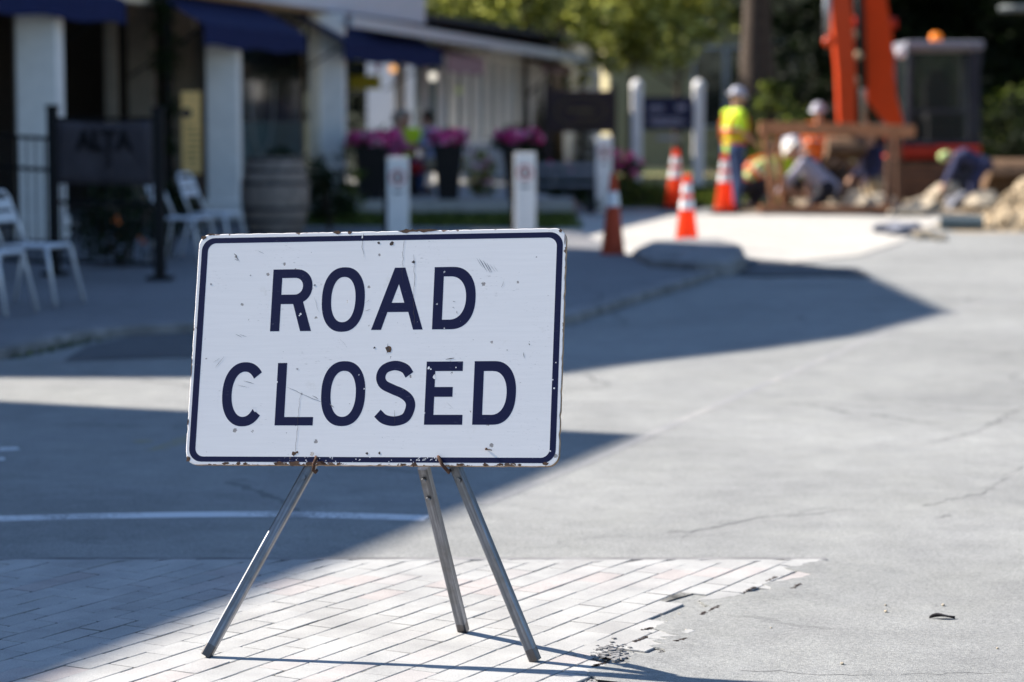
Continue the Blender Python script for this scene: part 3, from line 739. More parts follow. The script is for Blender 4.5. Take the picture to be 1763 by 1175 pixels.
for a_ in ((.345, .5560, .011, .0055), (.376, .5562, .007, .0042), (.520, .5570, .026, .0050), (.565, .5570, .030, .0042), (.012, .5500, .008, .006), (.030, .5570, .012, .0024), (.886, .5510, .0045, .006), (.8975, .5300, .0020, .012),
           (.0012, .2300, .0016, .026), (.0012, .1000, .0022, .008), (.0080, .0130, .006, .008), (.102, .0030, .010, .0038), (.150, .0030, .006, .003),
           (.1330, .0035, .006, .005), (.2300, .0040, .014, .0052), (.2700, .0040, .018, .0060), (.3080, .0035, .012, .006), (.3340, .0040, .014, .0055), (.3800, .0030, .008, .004), (.5600, .0030, .008, .0060), (.5350, .0025, .009, .003), (.6700, .0030, .012, .0035),
           (.7300, .0028, .008, .0036), (.7650, .0030, .010, .0035), (.8100, .0030, .006, .003), (.8700, .0060, .010, .004)):
    film('paint_chip', [chip(*a_)], .00018, .00006, 'rust')
mb = MB(); mb.tube([(.7310*K, .0388*K, .003), (.7440*K, .0360*K, .004)], .0012, 8); mb.ball((.7305*K, .0390*K, .003), .0032); mb.build('nail', M_['rust'], board, smooth=True)
# rusty hooks that wrap the lower edge
for a, b2, c in (((.3255, .0165), (.3215, .002), (.3190, -.012)), ((.6200, .0185), (.6290, .0015), (.6400, -.0105))):
    mb = MB(); P = [(a[0]*K-.004, a[1]*K+.004, .000), (a[0]*K, a[1]*K, .006), (b2[0]*K, b2[1]*K, .009), (c[0]*K, c[1]*K, .004), (c[0]*K+.001, c[1]*K-.004, -.010), (c[0]*K-.002, c[1]*K+.004, -.03)]
    mb.tube(P, [.003, .0042, .0045, .0045, .004, .004], 8); mb.build('hook', M_['rust'], board, smooth=True)
# legs: square tubes
def leg(foot, topw, wd=.027, side=(0, 1, 0), ext=.06):
    f = Vector(foot); t = Vector(topw); d = (t-f).normalized(); ln = (t-f).length+ext
    x = d.cross(Vector(side)).normalized(); y = d.cross(x)
    mb = MB(); c = .0035; h = wd/2
    pr = [(-h+c, -h), (h-c, -h), (h, -h+c), (h, h-c), (h-c, h), (-h+c, h), (-h, h-c), (-h, -h+c)]
    mb.prism(pr, 0, ln)
    for zz in (ln-.09, ln-.03): mb.lathe([(.001, 0), (.0065, 0), (.0065, .004), (.001, .004)], (0, -h-.003, zz), 8, Matrix.Rotation(R(90), 4, 'X'))
    o = mb.build('leg', M_['tube'], sign)
    Mx = Matrix((x, y, d)).transposed().to_4x4(); Mx.translation = f-base; o.matrix_local = Mx; return o
lt = o0+u*(.2985*K)-nv*.036+v*.0; rt = o0+u*(.6520*K)-nv*.036; bt = o0+u*(.566*K)-nv*.075
leg((G(355, 1131, BT).x, G(355, 1131, BT).y, BT+.002), lt, .0265, (-.22, -.97, 0))
leg((G(922, 1139, BT).x, G(922, 1139, BT).y, BT+.002), rt, .0265, (-.32, -.9, 0))
leg((G(798, 1088, BT).x, G(798, 1088, BT).y, BT+.002), bt, .0265, (-.35, -.9, 0), .01)

# ================================================================ small things on the road
def debris(p, r, name, label, cat, mt, flat=.3, group=None):
    me = bmesh.new(); bmesh.ops.create_icosphere(me, subdivisions=2, radius=r)
    for vv in me.verts:
        vv.co *= 1+.35*noise.noise(vv.co*(1.5/r)+Vector(p)*3); vv.co.z *= flat
    m2 = bpy.data.meshes.new(name); me.to_mesh(m2); me.free(); m2.materials.append(M_[mt])
    ob = link(bpy.data.objects.new(name, m2)); ob.location = (p[0], p[1], p[2]+r*flat*.6); ob.rotation_euler = (0, 0, random.random()*6)
    return tag(ob, label, cat, group)
p = G(1622, 1065)
mb = MB()
vs = []; nl = 9
for i in range(nl):
    t = i/(nl-1); wd = .011*math.sin(math.pi*min(1, t*1.05))**.7
    for s_ in (-1, 0, 1): vs.append((-.034+.068*t, s_*wd, .004+.006*abs(s_)*(1+.5*math.sin(t*7))+.006*math.sin(t*3.1)))
mb.add(vs, [(i*3+k, (i+1)*3+k, (i+1)*3+k+1, i*3+k+1) for i in range(nl-1) for k in range(2)])
mb.tube([(.034, 0, .004), (.045, .003, .003)], .0009, 5)
lf = mb.build('dead_leaf', M_['black'], smooth=True); lf.location = (p.x, p.y, -.0045); lf.rotation_euler = (0, 0, -.15); tag(lf, 'small dark curled leaf lying alone on the sunlit asphalt at lower right', 'leaf')
sd = lf.modifiers.new('s', 'SOLIDIFY'); sd.thickness = .0008
for (x, y) in ((1328, 1082), (1284, 1056), (1181, 1087), (1624, 1043), (1525, 1054), (1525, 1043), (1717, 1117), (1450, 1144), (1240, 1043)):
    p = G(x, y); debris((p.x, p.y, 0), random.uniform(.003, .0055), 'pebble', 'tiny pale stone chip scattered on the sunlit asphalt', 'pebble', 'stone', .7, 'stone chips scattered on the asphalt')
mb = MB()
for _ in range(120):
    q = xy(random.gauss(1048, 17), random.gauss(1128, 7)); s_ = random.uniform(.002, .006)
    mb.box((q[0], q[1], .003+s_/3), (s_*2, s_*1.6, s_), random.random()*3)
for _ in range(260):
    a = random.randrange(len(ragged)-1); t = random.random(); q = Vector(ragged[a]).lerp(Vector(ragged[a+1]), t)
    s_ = random.uniform(.001, .0032); mb.box((q.x+random.gauss(.01, .02), q.y+random.gauss(-.02, .02), s_/2), (s_*2, s_*1.5, s_), random.random()*3)
md = MB()
for (x0_, y0_, x1_, y1_, n_) in ((1034, 1142, 1062, 1129, 90), (1040, 1138, 1052, 1136, 60), (1020, 1152, 1044, 1144, 50), (1095, 1108, 1112, 1100, 26), (1160, 1109, 1178, 1103, 30), (1205, 1062, 1240, 1046, 60), (1282, 1023, 1300, 1014, 30), (1362, 1017, 1380, 1008, 26), (1318, 1004, 1336, 996, 18), (1108, 1088, 1122, 1084, 20)):
    A_, B_ = Vector(xy(x0_, y0_)), Vector(xy(x1_, y1_))
    for _ in range(n_):
        q = A_.lerp(B_, random.random()); s_ = random.uniform(.0012, .0042); k = noise.noise(Vector((q.x*30, q.y*30, 0)))*.006
        md.box((q.x+random.gauss(0, .0025)+k, q.y+random.gauss(0, .0035)+k, BT+.0004), (s_*2.2, s_*2.0, .0020), random.random()*3)
tag(md.build('edge_crevices', M_['mark']), 'dark crumbling crevices along the broken brick edge', 'rubble', kind='stuff')
tag(mb.build('crumbled_asphalt', M_['kerb']), 'loose grey crumbs along the broken edge of the paving', 'rubble', kind='stuff')

# ================================================================ BUILDINGS THAT CAST THE STREET SHADE (left of the frame)
SL = 1/math.tan(R(36)); SD = Vector((math.cos(R(-22)), math.sin(R(-22))))
def lift(p, h): return (p[0]-SD.x*SL*h, p[1]-SD.y*SL*h)
def block(name, fp, h, label, mt, front):
    b_ = empty(name, (fp[0][0], fp[0][1], 0), 0, label, 'building'); o_ = Vector((fp[0][0], fp[0][1]))
    loc = [tuple(Vector(p)-o_) for p in fp]
    mb = MB(); mb.prism(loc, 0, h-.3); mb.build('wall', M_[mt], b_)
    c = sum((Vector(p) for p in loc), Vector((0, 0)))/len(loc)
    mb = MB(); mb.prism(loc, h-.298, h); mb.build('roof', M_['roof_dark'], b_)
    for (i, j, cols, rows) in front:
        a, q = Vector(loc[i]), Vector(loc[j]); d = (q-a); ln = d.length; d.normalize(); nrm = Vector((d.y, -d.x))
        if (a+nrm-c).length < (a-c).length: nrm = -nrm
        rz = math.atan2(d.y, d.x)
        for r_ in range(rows):
            for k in range(cols):
                p = a+d*(ln*(k+.5)/cols)+nrm*.01; z = 1.6+r_*2.9
                if z+.9 > h-.4: continue
                m1 = MB(); m1.box((p.x, p.y, z), (1.1, .08, 1.5), rz); w_ = m1.build('window', M_['white_paint'], b_)
                m2 = MB(); m2.box((p.x+nrm.x*.05, p.y+nrm.y*.05, z), (.94, .03, 1.34), rz); m2.build('pane', M_['glass'], w_)
    return b_
HA = 7.0
fa = [lift(p, HA) for p in ((.564, 10.27), (-1.05, 5.84), (-2.3, 2.4))]+[(-20, 6.0), (-20, 18.6), lift((-2.43, 11.5), HA)]
block('corner_building', fa, HA, 'off-frame brick block whose flat roof shades the lower left of the road', 'beige_wall', [(0, 1, 3, 2), (1, 2, 3, 2)])
HB = 8.5
fb = [lift(p, HB) for p in ((.286, 12.70), (.60, 13.15), (1.40, 14.0), (2.15, 14.95), (3.06, 16.8), (3.08, 21.7), (.70, 24.1))]+[(-20, 28), (-20, 17.0), (-12, 16.9)]
block('inn_building', fb, HB, 'off-frame tall inn block that shades the kerb beyond the sign', 'beige_wall', [(3, 4, 2, 2), (4, 5, 3, 2)])

# ================================================================ RESTAURANT FRONT
fd = Vector((.2252, .9743)); fn = Vector((.9743, -.2252))     # along the street, towards the road
A0 = Vector((-5.2, 26.6))
def FP(Y, off=0.0):                                            # point on the facade line at distance Y
    t = (Y-A0.y)/fd.y; p = A0+fd*t+fn*off; return p
def along(Y): return (Y-A0.y)/fd.y
frz = math.atan2(fd.y, fd.x)
rest = empty('restaurant', (A0.x, A0.y, 0), 0, 'long low restaurant front with white pillars, dark windows and a timber eave', 'building')
def L2(p, z): return Vector((p.x-A0.x, p.y-A0.y, z))
def wallbox(name, mt, Y0, Y1, off0, off1, z0, z1, par=rest, bevel=0.0):
    a = FP(Y0, (off0+off1)/2); b2 = FP(Y1, (off0+off1)/2); c = (a+b2)/2; mb = MB()
    mb.box(L2(c, (z0+z1)/2), ((b2-a).length, abs(off1-off0), z1-z0), frz); return mb.build(name, M_[mt], par, bevel=bevel)
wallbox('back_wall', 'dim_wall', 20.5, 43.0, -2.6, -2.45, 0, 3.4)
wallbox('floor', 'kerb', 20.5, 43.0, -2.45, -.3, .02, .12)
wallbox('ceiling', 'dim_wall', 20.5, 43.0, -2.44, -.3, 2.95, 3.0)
def pillar(x, Y, w, off=0.0, mt='white_paint', z1=3.1, z0=.08, dpt=None):
    p = FP(Y, off); p = Vector(((x-CX)/F*Y, Y)); mb = MB(); mb.box((p.x-A0.x, p.y-A0.y, (z0+z1)/2), (w, dpt or w, z1-z0), frz*0+.23*0); 
    mb.box((p.x-A0.x, p.y-A0.y, z0+.12), (w+.06, (dpt or w)+.06, .24)); return mb.build('pillar', M_[mt], rest, bevel=.01)
pillar(74, 25.3, .42, z1=2.48); pillar(40, 25.7, .12, mt='beige_wall', z1=2.48)
pillar(388, 30.7, .40, z1=2.42); pillar(358, 31.0, .22, mt='beige_wall', z1=2.42)
pillar(568, 35.2, .47, z1=2.84); pillar(544, 35.0, .16, mt='cream_paint', z1=2.83)  # extra cream strip puts warm bounce light on the white pillar's left into colour
pillar(248, 31.0, .32, mt='beige_wall'); pillar(196, 30.0, .15, mt='beige_wall'); pillar(322, 33.2, .30, mt='beige_wall')
pillar(690, 43.2, .22, mt='white_paint', z0=.2, z1=2.7); pillar(732, 43.4, .20, mt='gutter', z0=.2, z1=2.7)
# windows between pillars
def window(Y0, Y1, z0, z1, off=-.25, film_=None, n=1):
    a = FP(Y0, off); b2 = FP(Y1, off); 
    m1 = MB(); wv = (b2-a); ln = wv.length; dv = wv.normalized()
    def seg(p, q, zz0, zz1, th):
        c = (p+q)/2; m1.box(L2(c, (zz0+zz1)/2), ((q-p).length, th, zz1-zz0), frz)
    seg(a, b2, z0, z0+.07, .09); seg(a, b2, z1-.07, z1, .09)
    for k in range(n+1):
        c = a+dv*(ln*k/n); seg(c-dv*.035, c+dv*.035, z0+.07, z1-.07, .085)
    w_ = m1.build('window', M_['white_paint'] if n > 1 else M_['beige_wall'], rest)
    for k in range(n):
        p = a+dv*(ln*k/n+.035); q = a+dv*(ln*(k+1)/n-.035); c = (p+q)/2; m2 = MB(); m2.box(L2(c, (z0+z1)/2), ((q-p).length, .02, z1-z0-.14), frz)
        m2.build('pane', M_['glass'], w_)
    if film_:
        c = (a+b2)/2+fn*.02; m3 = MB(); m3.box(L2(c, (z0+film_)/2+.04), (ln-.1, .01, film_-z0-.06), frz); m3.build('frosted_film', M_['frost'], w_)
    return w_
w1 = window(32.9, 36.6, .35, 2.55, -.3, 1.28)
window(27.5, 29.5, .9, 2.4, -2.3); 
# curtain edge drawn as a thin pale catenary on the window
c = FP(34.6, -.22); mb = MB()
for s_ in (-1, 1):
    mb.tube([L2(c+fd*(s_*.55), 1.85), L2(c+fd*(s_*.5), 1.4), L2(c+fd*(s_*.35), 1.05), L2(c+fd*(s_*.06), .80)], .012, 6)
mb.build('curtain_edge', M_['curtain'], w1)
wallbox('fascia', 'house_white', 29.5, 40.3, .45, .62, 2.88, 3.75)
wallbox('soffit', 'soffit', 27.0, 40.2, -.3, .45, 2.84, 2.90)
wallbox('upper_wall', 'cream_paint', 20.5, 29.4, .1, .3, 2.7, 3.5)
wallbox('porch_roof', 'roof_dark', 40.4, 54, -2.2, .75, 2.95, 3.05)
mb = MB()
a, b2 = FP(36.5, .95), FP(54, .95); a2, b3 = FP(40.5, -2.2), FP(54, -2.2)
mb.add([L2(a, 2.72), L2(b2, 2.58), L2(b3, 3.5), L2(a2, 3.5), L2(a, 2.66), L2(b2, 2.52), L2(b3, 3.4), L2(a2, 3.4)], [(0, 1, 2, 3), (7, 6, 5, 4), (0, 4, 5, 1), (1, 5, 6, 2), (2, 6, 7, 3), (3, 7, 4, 0)])
rf = mb.build('porch_roof', M_['roof_dark'], rest)
mb = MB(); mb.bar(L2(FP(35.0, .99), 2.72), L2(FP(54, .99), 2.56), .08, .16); mb.build('gutter', M_['gutter'], rf)
# glazed porch with white posts
for k in range(11):
    Y = 43.6+k*.86; p = FP(Y, 0); mb = MB(); mb.box(L2(p, 1.55), (.17 if k % 3 == 0 else .085, .12, 2.2), frz); mb.build('post', M_['white_paint'], rest)
wallbox('porch_sill_wall', 'house_white', 44.8, 52.3, -.08, .06, .2, .85)
wallbox('porch_panes', 'frost', 43.6, 52.3, -.5, -.46, .9, 2.6)
wallbox('porch_header', 'white_paint', 43.4, 52.3, -.07, .07, 2.45, 2.62)
mb = MB(); mb.box(L2(FP(52.3, -2.0), 1.5), (.15, 4.0, 2.6), frz); mb.build('end_wall', M_['house_white'], rest)

def awning(Y0, Y1, zf, zb, label, mt='awning', val=.26, out=1.0, rods=True):
    o_ = empty('awning', (FP(Y0).x, FP(Y0).y, zb), 0, label, 'awning', 'awnings along the restaurant front'); O = Vector((FP(Y0).x, FP(Y0).y, zb))
    def W(Y, off, z): p = FP(Y, off); return Vector((p.x, p.y, z))-O
    mb = MB(); n = 12
    for i in range(n):
        ya, yb = Y0+(Y1-Y0)*i/n, Y0+(Y1-Y0)*(i+1)/n
        mb.add([W(ya, out, zf), W(yb, out, zf), W(yb, .05, zb), W(ya, .05, zb)], [(0, 1, 2, 3)])
    cl = mb.build('canopy', M_[mt], o_); s1 = cl.modifiers.new('s', 'SOLIDIFY'); s1.thickness = .012
    mb = MB()
    for i in range(n):
        ya, yb = Y0+(Y1-Y0)*i/n, Y0+(Y1-Y0)*(i+1)/n; d = .02*math.sin(i*1.3); e2 = .02*math.sin((i+1)*1.3)
        mb.add([W(ya, out+.006, zf-val+d), W(yb, out+.006, zf-val+e2), W(yb, out+.006, zf-.003), W(ya, out+.006, zf-.003)], [(0, 1, 2, 3)])
    vl = mb.build('valance', M_[mt], o_); s1 = vl.modifiers.new('s', 'SOLIDIFY'); s1.thickness = .01
    if rods:
        for Y in (Y0+.05, Y1-.05):
            mb = MB(); mb.tube([W(Y, out-.03, zf-.05), W(Y, .02, zf-.62)], .014, 6); mb.build('support_rod', M_['black_metal'], o_)
    return o_
awning(22.6, 26.7, 2.62, 3.05, 'dark blue canvas awning nearest the camera at the top left corner')
awning(29.1, 32.9, 2.46, 3.0, 'dark blue canvas awning in the middle, ending above the window and barrel')
awning(34.6, 40.0, 2.42, 2.95, 'dark blue canvas awning farthest along, ending above the two diners')
awning(41.0, 43.6, 2.40, 2.62, 'faded rose awning between the last blue awning and the white porch', 'pink_awning', .30, .8, False)
awning(49.6, 52.6, 2.42, 2.60, 'faded rose awning at the far end of the white porch', 'pink_awning', .16, .5, False)

# lamps under the eave
def globe(x, y, Y, r, mt, label):
    p = at(x, y, Y); o_ = empty('pendant_lamp', p, 0, label, 'lamp', 'globe lamps under the eave')
    mb = MB(); mb.ball((0, 0, 0), r); mb.build('globe', M_[mt], o_, smooth=True)
    mb = MB(); mb.tube([(0, 0, r*.9), (0, 0, 2.72-p.z)], .008, 6); mb.build('cord', M_['black_metal'], o_)
globe(676, 119, 41.0, .065, 'lamp_warm', 'lit warm orange globe lamp, brightest of the orange pair')
globe(650, 117, 40.6, .05, 'pinkcloth', 'dim reddish globe lamp beside the bright orange one')
globe(745, 132, 42.0, .075, 'globe_sunlit', 'painted-sunlight white globe lamp hanging past the end of the blue awning')
globe(790, 155, 44.2, .07, 'pale_lime', 'pale green globe lamp against the white porch posts')
p = at(620, 90, 40.3); o_ = empty('paper_lantern', p, 0, 'round yellow-green paper lantern hanging beside the third pillar', 'lantern')
mb = MB(); mb.lathe([(.02, .17), (.10, .16), (.17, .08), (.19, 0), (.17, -.08), (.10, -.15), (.02, -.16)]); mb.build('shade', M_['yellowgreen'], o_, smooth=True)
mb = MB(); mb.tube([(0, 0, .16), (0, 0, .45)], .006, 6); mb.build('cord', M_['black_metal'], o_)
def panel(name, x0, y0, x1, y1, Y, mt, label, cat, th=.03, extra=None):
    a = at(x0, y1, Y); b2 = at(x1, y0, Y); o_ = empty(name, ((a.x+b2.x)/2, Y, a.z), 0, label, cat)
    mb = MB(); mb.box((0, 0, (b2.z-a.z)/2), (b2.x-a.x, th, b2.z-a.z)); mb.build('panel', M_[mt], o_, bevel=.006)
    if extra: extra(o_, b2.x-a.x, b2.z-a.z, th)
    return o_
def poster_extra(o_, w, h, th):
    mb = MB(); mb.lathe([(.001, 0), (.06, 0), (.06, .004), (.001, .004)], (-.05, -th/2-.004, h*.74), 20, Matrix.Rotation(R(90), 4, 'X')); mb.build('emblem', M_['mark'], o_)
    mb = MB()
    for k in range(7): mb.box((random.uniform(-.02, .03), -th/2-.002, h*(.58-k*.07)), (w*random.uniform(.4, .7), .003, .015))
    mb.build('faded_print', M_['gold'], o_)
    mb = MB()
    for s_ in (-1, 1): mb.box((s_*(w/2-.02), .04, -.30), (.03, .03, .75))
    mb.build('stand', M_['timber_grey'], o_)
panel('poster_board', 314, 158, 345, 300, 28.0, 'yellow', 'tall yellow poster board with a round dark emblem between the pillars', 'poster', extra=poster_extra)
def yb(o_, w, h, th):
    mb = MB(); mb.box((0, .02, -.5), (.05, .05, 1.0)); mb.build('post', M_['black_metal'], o_)
def yh(o_, w, h, th):
    mb = MB(); [mb.tube([(k*w*.4, 0, h-.01), (k*w*.4, 0, 1.15)], .006, 5) for k in (-1, 1)]; mb.build('hanger', M_['black_metal'], o_)
panel('banner', 602, 130, 655, 154, 41.5, 'yellowgreen', 'yellow banner strip hanging in the dark opening right of the third pillar', 'banner', extra=yh)

# ---------------------------------------------------------------- iron fence with ALTA banner
p = G(276, 482, SZ); q = G(95, 474, SZ); fz = Vector((p.x, p.y, SZ))
fe = empty('iron_fence', fz, 0, 'black iron patio fence with two tall square posts on the sidewalk', 'fence')
dxy = Vector((q.x-p.x, q.y-p.y)); 
def Fp(t, z): return Vector((dxy.x*t, dxy.y*t, z))
for t, ht in ((0, 1.36), (1, 1.38)):
    mb = MB(); mb.box(Fp(t, ht/2), (.085, .085, ht)); mb.box(Fp(t, .015), (.20, .20, .03)); mb.box(Fp(t, ht), (.10, .10, .03)); mb.build('post', M_['black_metal'], fe, bevel=.004)
mb = MB()
for z in (.12, .60, .84, 1.28): mb.bar(Fp(0, z), Fp(1, z), .03, .03)
for k in range(1, 12): mb.bar(Fp(k/12, .12), Fp(k/12, .84), .014, .014)
mb.build('rail_panel', M_['black_metal'], fe)
def Fq(t, z): return Fp(1, z)+Vector((-t*.9, .9*t, 0))
mb = MB()
for z0_, z1_ in ((1.12, 1.16), (.86, .90), (.1, .1)): mb.bar(Fq(0, z0_), Fq(1.4, z1_), .03, .03)
for k in range(1, 14): mb.bar(Fq(k/10, .1), Fq(k/10, 1.13), .014, .014)
mb.bar(Fq(.0, .0), Fq(.0, 1.2), .04, .04); mb.bar(Fq(1.4, .0), Fq(1.4, 1.25), .06, .06)
mb.build('side_rail_panel', M_['black_metal'], fe)
mb = MB(); nb = 14; L0, L1 = .05, .95
vs = []
for j in range(7):
    for i in range(nb+1):
        t = L0+(L1-L0)*i/nb; z = 1.27-.52*j/6; w_ = Fp(t, z-.02*math.sin(math.pi*i/nb)*(j == 0))
        vs.append(w_+Vector((0, -.05-.012*math.sin(i*1.1+j*.6), 0)))
mb.add(vs, [(j*(nb+1)+i, (j+1)*(nb+1)+i, (j+1)*(nb+1)+i+1, j*(nb+1)+i+1) for j in range(6) for i in range(nb)])
ban = mb.build('banner', M_['banner'], None, smooth=True); ban.location = fz; s1 = ban.modifiers.new('s', 'SOLIDIFY'); s1.thickness = .004
tag(ban, 'grey cloth banner lettered ALTA hanging on the black iron fence', 'banner')
mid = Fp(.5, 1.10)+Vector((0, -.078, 0)); fr = math.atan2(-dxy.y, -dxy.x)
text_mesh('lettering', 'ALTA', .225, M_['black'], ban, Matrix.Translation(mid) @ Matrix.Rotation(fr, 4, 'Z') @ Matrix.Rotation(R(90), 4, 'X'), .002, .008, 1.05)
mb = MB(); c0 = Fp(.46, .96)+Vector((0, -.078, 0))
mb.tube([c0+Vector((-.02, 0, .05)), c0+Vector((.03, 0, .03)), c0+Vector((-.02, 0, 0)), c0+Vector((.03, 0, -.03)), c0+Vector((-.02, 0, -.055))], .010, 6); mb.build('emblem', M_['black'], ban)
# greenery behind the fence
def shrub(name, loc, r, n, size, leafm, label, flowers=None, cat='shrub', group=None, clumps=16):
    o_ = empty(name, loc, 0, label, cat, group)
    mb = MB(); leaves(mb, [((0, 0, r[2]), r)], n, size, clumps, .34, .2); mb.build('foliage', M_[leafm], o_)
    mb = MB()
    for k in range(6):
        a = random.random()*TAU; mb.tube([(0, 0, 0), (math.cos(a)*r[0]*.4, math.sin(a)*r[1]*.4, r[2]*.9), (math.cos(a)*r[0]*.7, math.sin(a)*r[1]*.7, r[2]*1.5)], [.02, .012, .004], 5)
    mb.build('stem', M_['bark'], o_)
    if flowers:
        mt, k, zz, fr_ = flowers; mb = MB()
        for _ in range(k):
            a = random.random()*TAU; rr_ = math.sqrt(random.random()); c = Vector((math.cos(a)*r[0]*rr_*1.05, math.sin(a)*r[1]*rr_*1.05, r[2]*2*random.uniform(*zz)))
            for _ in range(5):
                d = Vector((random.gauss(0, 1), random.gauss(0, 1), random.gauss(0, 1))).normalized()*fr_; e2 = d.orthogonal().normalized()*fr_*.8
                mb.add([c, c+d+e2, c+d*1.4, c+d-e2], [(0, 1, 2, 3)])
        mb.build('blossom', M_[mt], o_)
    return o_
g = G(180, 470, SZ); shrub('patio_shrub', (g.x, g.y+.9, SZ), (.42, .3, .36), 1500, .035, 'leaf_shrub', 'dark leafy shrub with an orange flower behind the ALTA banner fence', ('orange_petal', 3, (.3, .6), .03))
g = G(245, 460, SZ); shrub('patio_shrub', (g.x, g.y+1.6, SZ), (.30, .3, .33), 900, .035, 'leaf_shrub', 'small dark shrub behind the right fence post')
# climbing vine on its pole
vx = (290-CX)/F*29.0; o_ = empty('climbing_vine', (vx, 29.0, SZ), 0, 'thin dark vine climbing a pole between the pillars', 'vine')
mb = MB(); mb.tube([(0, 0, 0), (.02, 0, 1.2), (0, 0, 3.0)], .03, 8); mb.build('pole', M_['black_metal'], o_)
mb = MB(); leaves(mb, [((0, 0, 2.2), (.12, .12, .65)), ((0, 0, 1.0), (.10, .1, .6))], 900, .04, 26, .5, 0); mb.build('foliage', M_['leaf_shrub'], o_)

# ---------------------------------------------------------------- aluminium chairs
def make_chair():
    r_ = empty('patio_chair', (0, 0, 0)); s = .9
    def T(*p): return [Vector(q)*s for q in p]
    for sx in (-1, 1):
        mb = MB(); mb.tube(T((sx*.17, .20, .46), (sx*.19, .21, .44), (sx*.235, .30, 0)), .017*s, 8); mb.build('leg', M_['alu'], r_, smooth=True)
        mb = MB(); mb.tube(T((sx*.17, -.18, .44), (sx*.20, -.28, 0)), .014*s, 8); mb.build('leg', M_['black_metal'] if 0 else M_['alu'], r_, smooth=True)
    mb = MB()
    for k in range(6): mb.box(Vector((0, -.15+k*.068, .455))*s, (.36*s, .05*s, .012*s))
    mb.tube(T((-.18, .21, .45), (.18, .21, .45)), .017*s, 8); mb.tube(T((-.18, -.19, .45), (-.18, .21, .45)), .013*s, 6); mb.tube(T((.18, -.19, .45), (.18, .21, .45)), .013*s, 6)
    mb.build('seat', M_['alu'], r_)
    mb = MB(); mb.tube(T((-.19, -.16, .44), (-.185, -.24, .62), (-.17, -.31, .82), (-.13, -.325, .86), (.13, -.325, .86), (.17, -.31, .82), (.185, -.24, .62), (.19, -.16, .44)), .015*s, 8); mb.build('back_frame', M_['alu'], r_, smooth=True)
    for z, y in ((.765, -.293), (.665, -.258)):
        mb = MB(); mb.box(Vector((0, y, z))*s, (.34*s, .014*s, .082*s), M=Matrix.Rotation(R(18), 4, 'X')); mb.build('back_slat', M_['alu'], r_, bevel=.004)
    return r_
ch = make_chair()
def seat_at(o_, x, y, hx, label):
    # (x, y) pixel of the nearer front foot
    g = G(x, y, SZ); o_.location = (g.x, g.y, SZ); a = R(hx); o_.rotation_euler = (0, 0, a)
    off = Matrix.Rotation(a, 3, 'Z') @ Vector((.2, .27, 0)); o_.location -= off
    tag(o_, label, 'chair', 'aluminium patio chairs')
cs = [ch]+[copy_tree(ch) for _ in range(3)]
seat_at(cs[0], 97, 528, -107, 'aluminium slatted chair on the sidewalk at far left with its whole backrest in view')
seat_at(cs[1], 12, 545, -107, 'aluminium chair cut off by the left edge, only its front legs in view')
seat_at(cs[2], 399, 446, -107, 'aluminium slatted chair behind the top left corner of the white sign')
seat_at(cs[3], 346, 458, -107, 'aluminium chair partly behind the right fence post')
# dark low tables beside them
for (x, y, lb) in ((215, 545, 'x'),): pass

# ---------------------------------------------------------------- barrel
g = Vector(((474-CX)/F*27.0, 27.0, SZ)); o_ = empty('wine_barrel', g, 0, 'weathered grey oak barrel standing in front of the dark window', 'barrel')
mb = MB(); prof = [(.30+.085*math.sin(math.pi*k/12), .86*k/12) for k in range(13)]; mb.lathe(prof+[(.28, .86), (.28, .835), (.01, .835)], seg=32)
mb.build('staves', M_['oak'], o_, smooth=False)
for z in (.03, .15, .29, .57, .71, .83):
    r_ = .30+.085*math.sin(math.pi*z/.86); mb = MB(); mb.lathe([(r_+.001, z-.02), (r_+.007, z-.02), (r_+.007, z+.02), (r_+.001, z+.02)], seg=32); mb.build('hoop', M_['hoop'], o_, smooth=False)
shrub('barrel_plant', (g.x+.02, g.y+.4, SZ+.55), (.17, .17, .22), 500, .035, 'leaf_shrub', 'dark leafy plant rising behind the barrel top', cat='plant')
sx = (565-CX)/F*27.4; shrub('boxwood', (sx, 27.6, SZ), (.26, .26, .50), 2600, .028, 'leaf_shrub', 'tall dark green clipped shrub right of the barrel', clumps=40)
sx = (598-CX)/F*30; shrub('boxwood', (sx, 30.5, .03), (.20, .2, .34), 900, .03, 'leaf_green', 'shorter green shrub behind the tall clipped one')

# ---------------------------------------------------------------- white marker posts
def bollard(x, ytop, Y, w, label):
    p = at(x, ytop, Y); h = p.z; o_ = empty('marker_post', (p.x, Y, 0), 0, label, 'bollard', 'white marker posts with a red ring sign')
    mb = MB(); mb.box((0, 0, h/2), (w, .07, h)); mb.build('post', M_['white_paint'], o_, bevel=.01)
    mb = MB(); mb.box((-w*.55, .075, h*.47), (.07, .07, h*.94)); mb.build('back_post', M_['black_metal'], o_)
    Mx = Matrix.Rotation(R(90), 4, 'X'); zc = h-.22
    mb = MB(); rr_ = w*.33
    mb.tube([(rr_*math.cos(TAU*k/20), -.038, zc+rr_*math.sin(TAU*k/20)) for k in range(21)], .010, 5); mb.bar((-rr_*.7, -.038, zc+rr_*.7), (rr_*.7, -.038, zc-rr_*.7), .014, .006); mb.build('ring_sign', M_['red_print'], o_)
    mb = MB(); mb.box((0, -.037, zc-.155), (w*.42, .004, .025)); mb.box((0, -.037, zc), (w*.16, .004, .09)); mb.build('print', M_['cab_grey'], o_)
bollard(685, 271, 26.4, .235, 'white marker post above the top edge of the sign, left of the other two')
bollard(904, 263, 26.8, .235, 'white marker post above the top right part of the sign')
bollard(1040, 236, 35.0, .235, 'white marker post farthest away, in front of the dark brown carved sign')

